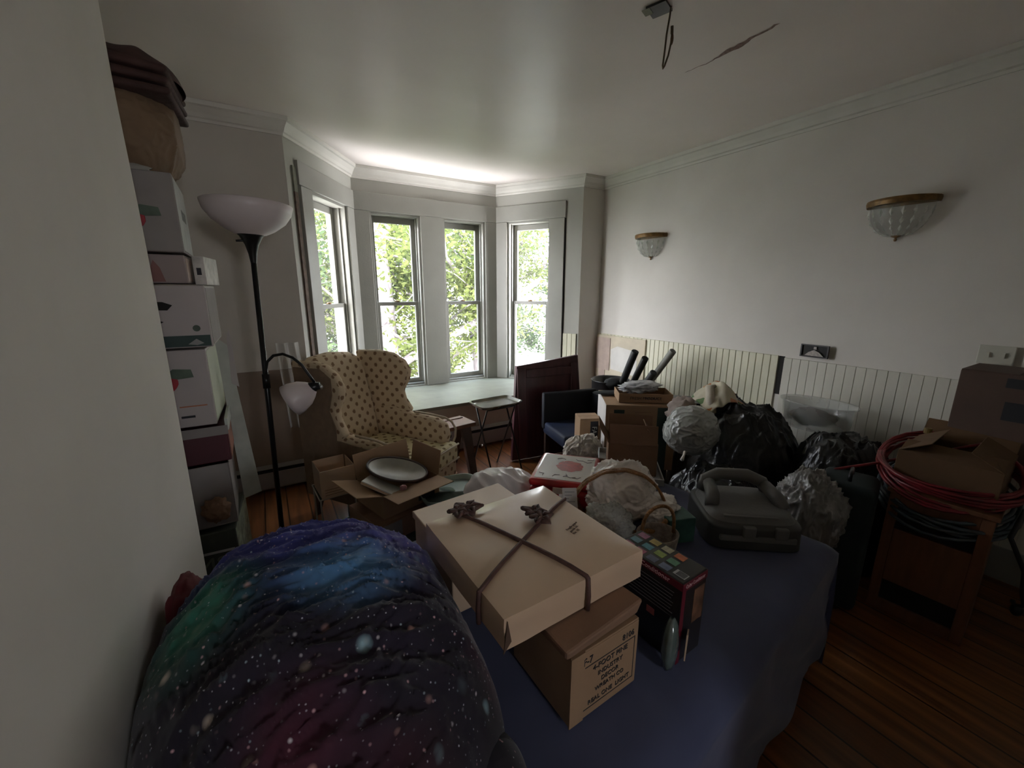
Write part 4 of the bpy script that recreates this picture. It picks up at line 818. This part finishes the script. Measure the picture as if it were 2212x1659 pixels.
o = M().blob((2.13, 1.50, .665), (.10, .10, .10), 4, .22, 2, 5, ridge=.15).build('mauve_cloth', mat('mauve_grey_cloth', (.30, .24, .21), .8, .2, 8, bump=.4, bscale=25), smooth=True); tag(o, 'mauve-grey cloth slumped between the flower cloth and the translucent bag', 'cloth')
t = thing('clear_storage_tub', 'clear plastic storage tub with dark contents behind the black bags', 'tub', (2.76, 1.06, .60), R(90))
M().lathe([(.17, .0), (.185, .14), (.20, .15), (.20, .158), (.178, .15), (.163, .008)], seg=36).xf(Matrix.Diagonal((1, .68, 1, 1))).build('tub_wall', mat('clear_tub_plastic', (.6, .62, .6), .1, .05, alpha=.38, spec=.8), t, smooth=True)
M().blob((.02, 0, .06), (.12, .08, .05), 3, .3, 3, 7).build('tub_contents', mat('brown_grey_contents', (.14, .10, .085), .8, .5, 20), t, smooth=True)

# silver bag and the dark case
o = M().blob((1.99, .73, .43), (.15, .13, .20), 6, .14, 2.0, 17, ridge=.10, st=(1, 1, .45)).build('silvery_bag', mat('silvery_grey_bag', (.19, .18, .17), .3, .2, 14, bump=.6, bscale=18, spec=.7), smooth=True); tag(o, 'wrinkled silvery grey bag beyond the right bed corner', 'bag')
o = M().blob((1.95, .70, .10), (.14, .12, .10), 4, .14, 2.2, 19).build('dark_sack', blk_bag, smooth=True); tag(o, 'small black sack on the floor under the silvery bag', 'bag')
t = thing('dark_suitcase', 'dark teal black upright suitcase between the silvery bag and the wooden stand', 'suitcase', (2.14, .62, 0), R(15))
M().bb(-.11, .11, -.07, .13, .02, .60).build('case_shell', mat('dark_teal_cloth', (.008, .016, .018), .8, .3), t, bevel=.03, seg=3); M().tube([(-.05, .03, .6), (-.05, .03, .625), (.05, .03, .625), (.05, .03, .6)], .008).build('case_handle', black_pl, t, smooth=True)
for sx in (-.08, .08): M().tube([(sx-.01, .0, .02), (sx+.01, .0, .02)], .02, 12).build('wheel', black_pl, t)

# ------------------------------------------------------------------ wooden stand, cords, cartons on the right
t = thing('wooden_stand', 'reddish wooden stand with two slot openings, loaded with cords', 'stand', (2.40, .40, 0), R(5))
q = M(); th = .016; x0, x1, y0, y1, Zt = -.16, .16, -.15, .15, .56
# face toward the bed (-x) built round its openings
q.bb(x0, x0+th, y0, y0+.035, 0, Zt).bb(x0, x0+th, y1-.035, y1, 0, Zt).bb(x0, x0+th, y0+.035, y1-.035, .0, .05).bb(x0, x0+th, y0+.035, y1-.035, .15, .40).bb(x0, x0+th, y0+.035, y1-.035, .50, Zt)
q.build('front_panel', wood_orange, t, bevel=.002)
M().bb(x0+th, x1, y0, y0+th, 0, Zt).build('side_panel', wood_orange, t); M().bb(x0+th, x1, y1-th, y1, 0, Zt).build('side_panel', wood_orange, t); M().bb(x1-th, x1, y0+th, y1-th, 0, Zt).build('back_panel', wood_orange, t)
M().bb(x0-.01, x1+.01, y0-.01, y1+.01, Zt, Zt+.02).build('stand_top', wood_orange, t, bevel=.004)
M().bb(x0+th+.001, x0+th+.004, y0+.036, y1-.036, .0, .5).build('dark_inside', dark_gap, t)
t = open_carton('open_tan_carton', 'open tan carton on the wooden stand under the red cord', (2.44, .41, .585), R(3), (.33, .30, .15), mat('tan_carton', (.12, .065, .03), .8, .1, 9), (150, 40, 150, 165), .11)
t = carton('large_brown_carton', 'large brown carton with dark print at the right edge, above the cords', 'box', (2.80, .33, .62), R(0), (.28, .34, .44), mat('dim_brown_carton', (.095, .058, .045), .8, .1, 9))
M().bb(-.1412, -.1402, -.06, .02, .24, .32).build('dark_print', ink, t); M().bb(-.1412, -.1402, -.03, .03, .38, .42).build('dark_print', ink, t)
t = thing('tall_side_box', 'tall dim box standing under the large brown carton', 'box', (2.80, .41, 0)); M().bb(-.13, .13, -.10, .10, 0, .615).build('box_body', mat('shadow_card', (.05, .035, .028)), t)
t = thing('brown_bottle', 'small brown bottle standing by the large brown carton', 'bottle', (2.60, .545, .60)); M().lathe([(0,0),(.025,0),(.027,.02),(.027,.09),(.012,.12),(.012,.15),(0,.15)], seg=16).build('bottle_body', mat('brown_bottle_glass', (.07, .03, .015), .2), t, smooth=True); M().lathe([(0,.15),(.014,.15),(.014,.175),(0,.175)], seg=12).build('bottle_cap', mat('mustard_cap', (.16, .11, .03), .5), t)
t = thing('bottle_shelf', 'narrow tan box that the brown bottle stands on', 'box', (2.62, .56, 0)); M().bb(-.04, .06, -.05, .05, 0, .597).build('box_body', mat('tan_carton', (.20, .12, .06)), t)
def coil(name, label, c, rad, m, r, loops, seed, tilt, drop=None, cat='cord'):
    rd = random.Random(seed); pts = []
    E_ = Euler(tilt).to_matrix()
    for i in range(loops*26):
        a = i*math.tau/26; k = 1+.07*math.sin(a*.37+seed)+.03*noise.noise(Vector((a*.8, seed, 0)))
        p = Vector((rad[0]*math.cos(a)*k, rad[1]*math.sin(a)*k, .030*math.sin(a*1.31+seed)+.018*math.sin(a*.23*seed)))
        pts.append(Vector(c)+E_ @ p)
    if drop: pts += [Vector(p) for p in drop]
    o = M().tube(pts, r, 6).build(name, m, smooth=True); return tag(o, label, cat)
red_c = mat('red_cord_rubber', (.17, .010, .016), .4, .3, 20); blu_c = mat('grey_blue_cable', (.045, .062, .075), .4, .3, 30)
coil('red_extension_cord', 'tangled red extension cord draped round the open tan carton', (2.43, .42, .66), (.235, .215), red_c, .0065, 9, 3, (R(4), R(-14), 0), [(2.30, .62, .64), (2.18, .72, .60), (2.10, .80, .54), (2.05, .84, .50)])
coil('grey_cable_coil', 'coil of grey-blue cable hanging below the red cord on the wooden stand', (2.41, .41, .545), (.215, .20), blu_c, .0075, 6, 5, (R(3), R(-16), 0))
o = M().tube([(2.36, .19, .60), (2.30, .20, .50), (2.36, .15, .36), (2.38, .14, .26), (2.42, .13, .20), (2.44, .15, .17), (2.42, .16, .20)], .008, 8).build('hanging_plug_cable', mat('black_cable', (.012, .012, .014), .5), smooth=True); tag(o, 'black cable end with its plug dangling at the right of the wooden stand', 'cable')
M().blob((2.43, .145, .165), (.018, .018, .026), 3, .05).build('plug', black_pl, o, smooth=True)
struct('baseboard_right', M().bb(2.974, 2.987, -2.0, .34, 0, .17), trim_m, bevel=.003)

# ------------------------------------------------------------------ stack of fruit cartons at the left
def fruit_box(label, x1, y0, z0, z1, w, d, m, rz=0, ms=None, group='cartons of the left stack', name='fruit_carton'):
    t = thing(name, label, 'box', (x1-w/2, y0+d/2, z0), rz, group); h_ = z1-z0
    M().bb(-w/2, w/2, -d/2, d/2, 0, h_-.001).build('carton_body', m, t, bevel=.004)
    if ms: M().bb(w/2+.0002, w/2+.0012, -d/2+.01, d/2-.01, .008, h_-.01).build('side_print_light', ms, t)  # side sheet carries print; the pale ones also hold window light
    return t
pale_side = mat('pale_side_print', (.42, .44, .40), .6, .12, 14)
Y0 = 1.80; fw = mat('mauve_white_carton', (.40, .36, .35), .65, .05, 9); fg = mat('mauve_grey_carton', (.24, .215, .205), .7, .07, 9)
def berry(t, x, z, s_, y, seed=1):
    M().blob((x, y, z), (.030*s_, .0012, .034*s_), 3, .10, 2, seed).build('fruit_print', red_ink, t, smooth=True)
    M().prism([(x-.01*s_, z+.02*s_), (x+.02*s_, z+.045*s_), (x+.07*s_, z+.04*s_), (x+.075*s_, z+.012*s_), (x+.03*s_, z+.008*s_)], y-.0022, y-.0012, 'y').build('leaf_print', leaf_ink, t)
X1 = -.17
t = fruit_box('green printed carton at the bottom of the left stack, half hidden by the comforter', -.175, Y0, .10, .49, .42, .34, mat('dark_green_print', (.055, .065, .05), .7, .3, 6), -R(4), mat('green_white_side', (.26, .28, .20), .6, .5, 30))
text('carton_lettering', 'MS', .09, mat('grey_green_letters', (.16, .18, .14), .7), t, (.12, -.1712, .25), (R(90), 0, 0)); text('carton_lettering', 'FRESH', .06, mat('grey_green_letters', (.16, .18, .14)), t, (.10, -.1712, .13), (R(90), 0, 0)); M().bb(-.2, .2, -.172, -.171, .30, .31).build('print_line', pale_ink, t)
t = thing('floor_crate', 'dark crate on the floor under the left stack', 'crate', (-.38, Y0+.17, 0)); M().bb(-.2, .2, -.16, .16, 0, .098).build('crate_body', mat('shadow_card', (.05, .035, .028)), t)
t = open_carton('open_grey_carton', 'grey carton stuffed with crumpled brown paper above the green carton', (-.385, Y0+.17, .505), R(2), (.41, .34, .25), fg, (None, 95, None, None), .10)
q = t
o = M().blob((-.235, Y0-.01, .58), (.045, .03, .045), 4, .3, 3, 4, ridge=.2).build('crumpled_brown_paper', mat('brown_paper', (.26, .15, .09), .8, .2, 20), smooth=True); tag(o, 'crumpled brown paper spilling from the grey carton of the left stack', 'paper')
t = fruit_box('grey sided carton with a dark wine red front band', -.165, Y0, .765, .905, .42, .34, mat('wine_red_card', (.055, .004, .010), .5, .2), R(1), mat('orange_side', (.25, .09, .05), .6, .4, 14), name='wine_carton')
M().bb(-.21, .212, -.173, -.171, .105, .14).build('torn_top_edge', fg, t); M().bb(.205, .215, -.172, .17, .12, .165).build('bent_flap', pale_side, t)
t = fruit_box('white carton with a red cherry and leaf print at its lower left', -.185, Y0, .915, 1.195, .42, .34, fw, -R(1), mat('lit_lime_side', (.50, .54, .42), .5, .06))  # side colour lightened to hold the window light
berry(t, .09, .17, 1.0, -.1715, 2); M().bb(.11, .19, -.172, -.171, .075, .079).build('orange_line', mat('orange_ink', (.35, .12, .05), .6), t); M().bb(.11, .15, -.172, -.171, .035, .043).build('small_print', ink, t)
t = fruit_box('white carton with two black hand slots and a dark band along its foot', -.160, Y0-.02, 1.203, 1.415, .42, .36, fw, R(0), fg)
M().prism([(.03, .13), (.10, .128), (.115, .145), (.09, .156), (.03, .157)], -.182, -.181, 'y').build('hand_slot', dark_gap, t); M().prism([(.04, .085), (.065, .078), (.085, .09), (.06, .10), (.04, .105)], -.182, -.181, 'y').build('hand_slot', dark_gap, t)
M().bb(.05, .205, -.182, -.181, .004, .042).build('dark_band', green_ink, t); M().lathe([(0, 0), (.011, 0), (.011, .001), (0, .001)], seg=16).xf(Matrix.Translation((.17, -.181, .066)) @ Matrix.Rotation(R(90), 4, 'X')).build('round_logo', leaf_ink, t); M().prism([(.14,.012),(.165,.008),(.185,.014),(.165,.03)], -.1832, -.1822, 'y').build('oval_logo', mat('grey_print3', (.25,.25,.24), .6), t)
t = fruit_box('mauve fronted carton with orange and white pictures on its side', -.205, Y0+.02, 1.42, 1.515, .38, .32, mat('mauve_card', (.30, .24, .23), .7, .06), 0, mat('picture_side', (.45, .14, .06), .5, .5, 9, col2=(.5, .48, .45)))
M().prism([(.08, .005), (.13, .005), (.12, .05), (.105, .075), (.095, .05)], -.1625, -.1612, 'y').build('tower_print', mat('dull_red_print', (.22, .10, .09), .7), t)
t = thing('white_snack_box', 'small upright white box with black marks on top of the handle-slot carton', 'box', (-.165, Y0+.19, 1.416), R(-8)); M().bb(-.018, .018, -.09, .09, 0, .10).build('box_body', mat('white_box_print', (.50, .48, .45), .5, .3, 25), t, bevel=.002); M().bb(-.008, .006, -.0912, -.0902, .035, .06).build('black_mark', ink, t)
t = fruit_box('white carton with shade-greyed front, window-lightened side and strawberry print below the brown sack', -.205, Y0-.02, 1.52, 1.765, .42, .34, fg, R(2), mat('window_lit_side', (.46, .48, .46), .5, .12, 18))  # front grey holds shade, pale side holds window light
berry(t, .10, .10, .9, -.1715, 5); M().bb(.06, .11, -.172, -.171, .19, .198).build('small_print', ink, t)
text('side_lettering', 'FRUIT', .05, mat('faint_grey_letters', (.25, .26, .25), .6), t, (.2125, 0.0, .13), (R(90), 0, R(90)))
M().blob((.10, -.14, .25), (.06, .03, .02), 3, .3, 3, 2).build('plastic_liner', clr_bag, t, smooth=True)
o = M().blob((-.335, Y0+.13, 1.90), (.185, .19, .18), 6, .06, 1.4, 6, ridge=.035, flat=1.767, cut=lambda p: Vector((max(-.52, min(-.175, p.x)), p.y, p.z))).build('brown_paper_sack', mat('brown_paper_sack', (.17, .11, .065), .75, .15, 7, bump=.4, bscale=14), smooth=True); tag(o, 'bulging brown paper sack near the ceiling on the left stack', 'sack')
q = M(); q.grid(heap((-.34, Y0+.13), .20, .19, .075, 2.05, .025, 12, fr=6, stretch=(1, .6)), 70, 24)
o = q.build('dark_red_blanket', mat('dark_red_brown_cloth', (.055, .024, .020), .85, .35, 12, bump=.6, bscale=25), smooth=True); tag(o, 'folded dark red-brown blanket at the very top of the left stack', 'blanket')
for k_ in range(3): M().hexa([(-.54, Y0-.06, 1.985+.034*k_), (-.165, Y0-.06, 1.975+.03*k_), (-.15, Y0+.28, 1.985+.034*k_), (-.54, Y0+.28, 1.98+.03*k_)], [(-.54, Y0-.06, 2.010+.034*k_), (-.16, Y0-.055, 2.000+.03*k_), (-.155, Y0+.28, 2.008+.034*k_), (-.54, Y0+.28, 2.010+.03*k_)]).build('blanket_fold', MATS['dark_red_brown_cloth'], o, bevel=.013, seg=3)
t = thing('leaning_cardboard_sheet', 'thin torn cardboard sheet leaning on the right side of the left stack', 'cardboard', (-.13, Y0+.2, .50), 0); 
M().hexa([(-.03, .02, .0), (.035, .06, .0), (.035, .064, .0), (-.03, .024, .0)], [(-.045, .0, .72), (-.008, .02, .68), (-.008, .024, .68), (-.045, .004, .72)]).build('cardboard_sheet', pale_side, t)
M().hexa([(-.012, .02, .52), (.012, .03, .5), (.012, .033, .5), (-.012, .023, .52)], [(-.004, .02, .72), (.006, .025, .745), (.006, .028, .745), (-.004, .023, .72)]).build('torn_flap', fw, t)
t = thing('clear_garment_cover', 'narrow strip of clear plastic hanging on the wall behind the floor lamp', 'plastic sheet', (.13, 3.15, .45), 0)
M().grid(lambda u, v: Vector((-.08+.14*u+.03*(1-v), .02*math.sin(u*14), .60*v)), 40, 10).build('plastic_sheet', mat('clear_hanging_plastic', (.5, .5, .48), .15, .1, alpha=.22, spec=.8), t, smooth=True)

# ------------------------------------------------------------------ clutter between the stack and the bed
t = thing('wire_cart', 'white wire cart on thin legs holding the small open carton, near the lamp', 'cart', (.225, 2.24, 0), R(4))
wm = mat('white_wire', (.42, .42, .38), .4, .1)
for x, y in ((-.085, -.10), (.085, -.10), (-.085, .10), (.085, .10)): M().tube([(x, y, 0), (x, y, .35)], .0045).build('leg', wm, t)
M().tube([(-.09, -.105, .35), (.09, -.105, .35), (.09, .105, .35), (-.09, .105, .35)], .0045, 6, True).build('shelf_rim', wm, t); M().bb(-.09, .09, -.10, .10, .346, .351).build('shelf', mat('dark_green_shelf', (.04, .05, .035), .5), t)
M().bb(-.085, .085, -.1, .1, .08, .085).build('shelf', mat('grey_shelf', (.10, .10, .08), .5), t)
t = open_carton('small_open_carton', 'small open tan carton with a lined front resting on the white wire cart', (.23, 2.22, .356), R(6), (.17, .18, .15), card_l, (None,)*4)
M().bb(-.088, .086, -.096, -.091, .0, .055).bb(-.088, .086, -.093, -.0905, .055, .15).build('lower_band', card_l, t, bevel=.002); q = M(); [q.bb(-.07, .07-.02*i, -.0972, -.0962, .018+.014*i, .0205+.014*i) for i in range(3)]; q.build('faint_print', card_d, t)
tray_table('folding_snack_table', 'pale green folding table under the stacked brown cartons', (.42, 1.78, 0), R(14), mat('pale_green_enamel', (.12, .15, .11), .4, .1), h=.30, w=.52, d=.46, ml=mat('pale_green_legs', (.12, .15, .11)))
t = carton('brown_book_carton', 'wide brown carton under the overfull open one', 'box', (.44, 1.80, .315), R(16), (.33, .27, .10), card_d)
M().bb(-.155, -.06, -.152, -.151, .02, .10).build('clear_label', mat('grey_label', (.22, .21, .19), .5), t)
t = open_carton('overfull_open_carton', 'open brown carton with raised flaps, overfull with a tray and papers', (.465, 1.82, .418), R(16), (.30, .24, .11), card, (4, 80, 78, 18), .12)
M().bb(.03, .12, -.1216, -.1206, .02, .105).build('black_label', ink, t)
t = thing('oval_metal_dish', 'oval grey serving dish tilted in the overfull carton', 'dish', (.46, 1.82, .545), R(-20), rx=R(8), ry=R(14))
M().lathe([(0, 0), (.09, .002), (.13, .022), (.14, .03), (.128, .03), (.088, .008), (0, .008)], seg=40).xf(Matrix.Diagonal((1, .7, 1, 1))).build('dish_body', mat('grey_pewter', (.30, .29, .26), .35, .2, 9, metal=.3), t, smooth=True)
M().tube([(.14*math.cos(a), .098*math.sin(a), .03) for a in [i*math.tau/36 for i in range(36)]], .006, 6, True).build('dark_rim', mat('dark_brown_rim', (.05, .03, .025), .5), t, smooth=True)
t = thing('white_notebook', 'white edged folder leaning out of the overfull carton at its left', 'folder', (.345, 1.76, .545), R(-38), rx=R(-10), ry=R(22)); M().bb(-.05, .13, -.05, .05, 0, .016).build('folder_block', mat('white_folder', (.58, .58, .54), .35, .04), t, bevel=.003); M().bb(-.049, .129, -.051, -.0505, .004, .012).build('page_edge', card_l, t)
o = M().blob((.45, 1.68, .540), (.016, .012, .014), 3, .1).build('pink_ball', mat('pink_plastic', (.45, .22, .25), .3), smooth=True); tag(o, 'small pink and maroon ball on the flap of the overfull carton', 'ball')
t = thing('green_serving_tray', 'pale green rounded serving tray behind the plain tan box', 'tray', (.69, 1.72, .44), R(-6))
q = M()
for j, (s_, z) in enumerate(((.86, .0), (.93, .004), (1., .022), (1.03, .022), (1.02, .016), (.95, -.006))): q.v += [Vector((math.copysign(abs(math.cos(a))**.5, math.cos(a))*.15*s_, math.copysign(abs(math.sin(a))**.5, math.sin(a))*.125*s_, z)) for a in [k_*math.tau/40 for k_ in range(40)]]
for j in range(5):
    for k_ in range(40): q.f.append((j*40+k_, j*40+(k_+1) % 40, (j+1)*40+(k_+1) % 40, (j+1)*40+k_))
q.f += [tuple(range(40)), tuple(200+k_ for k_ in range(39, -1, -1))]
q.build('tray_dish', mat('mint_plastic', (.32, .38, .32), .4, .05), t, smooth=True)
t = carton('tray_support_carton', 'brown carton under the pale green serving tray', 'box', (.70, 1.72, .0), R(-6), (.22, .18, .43), card)
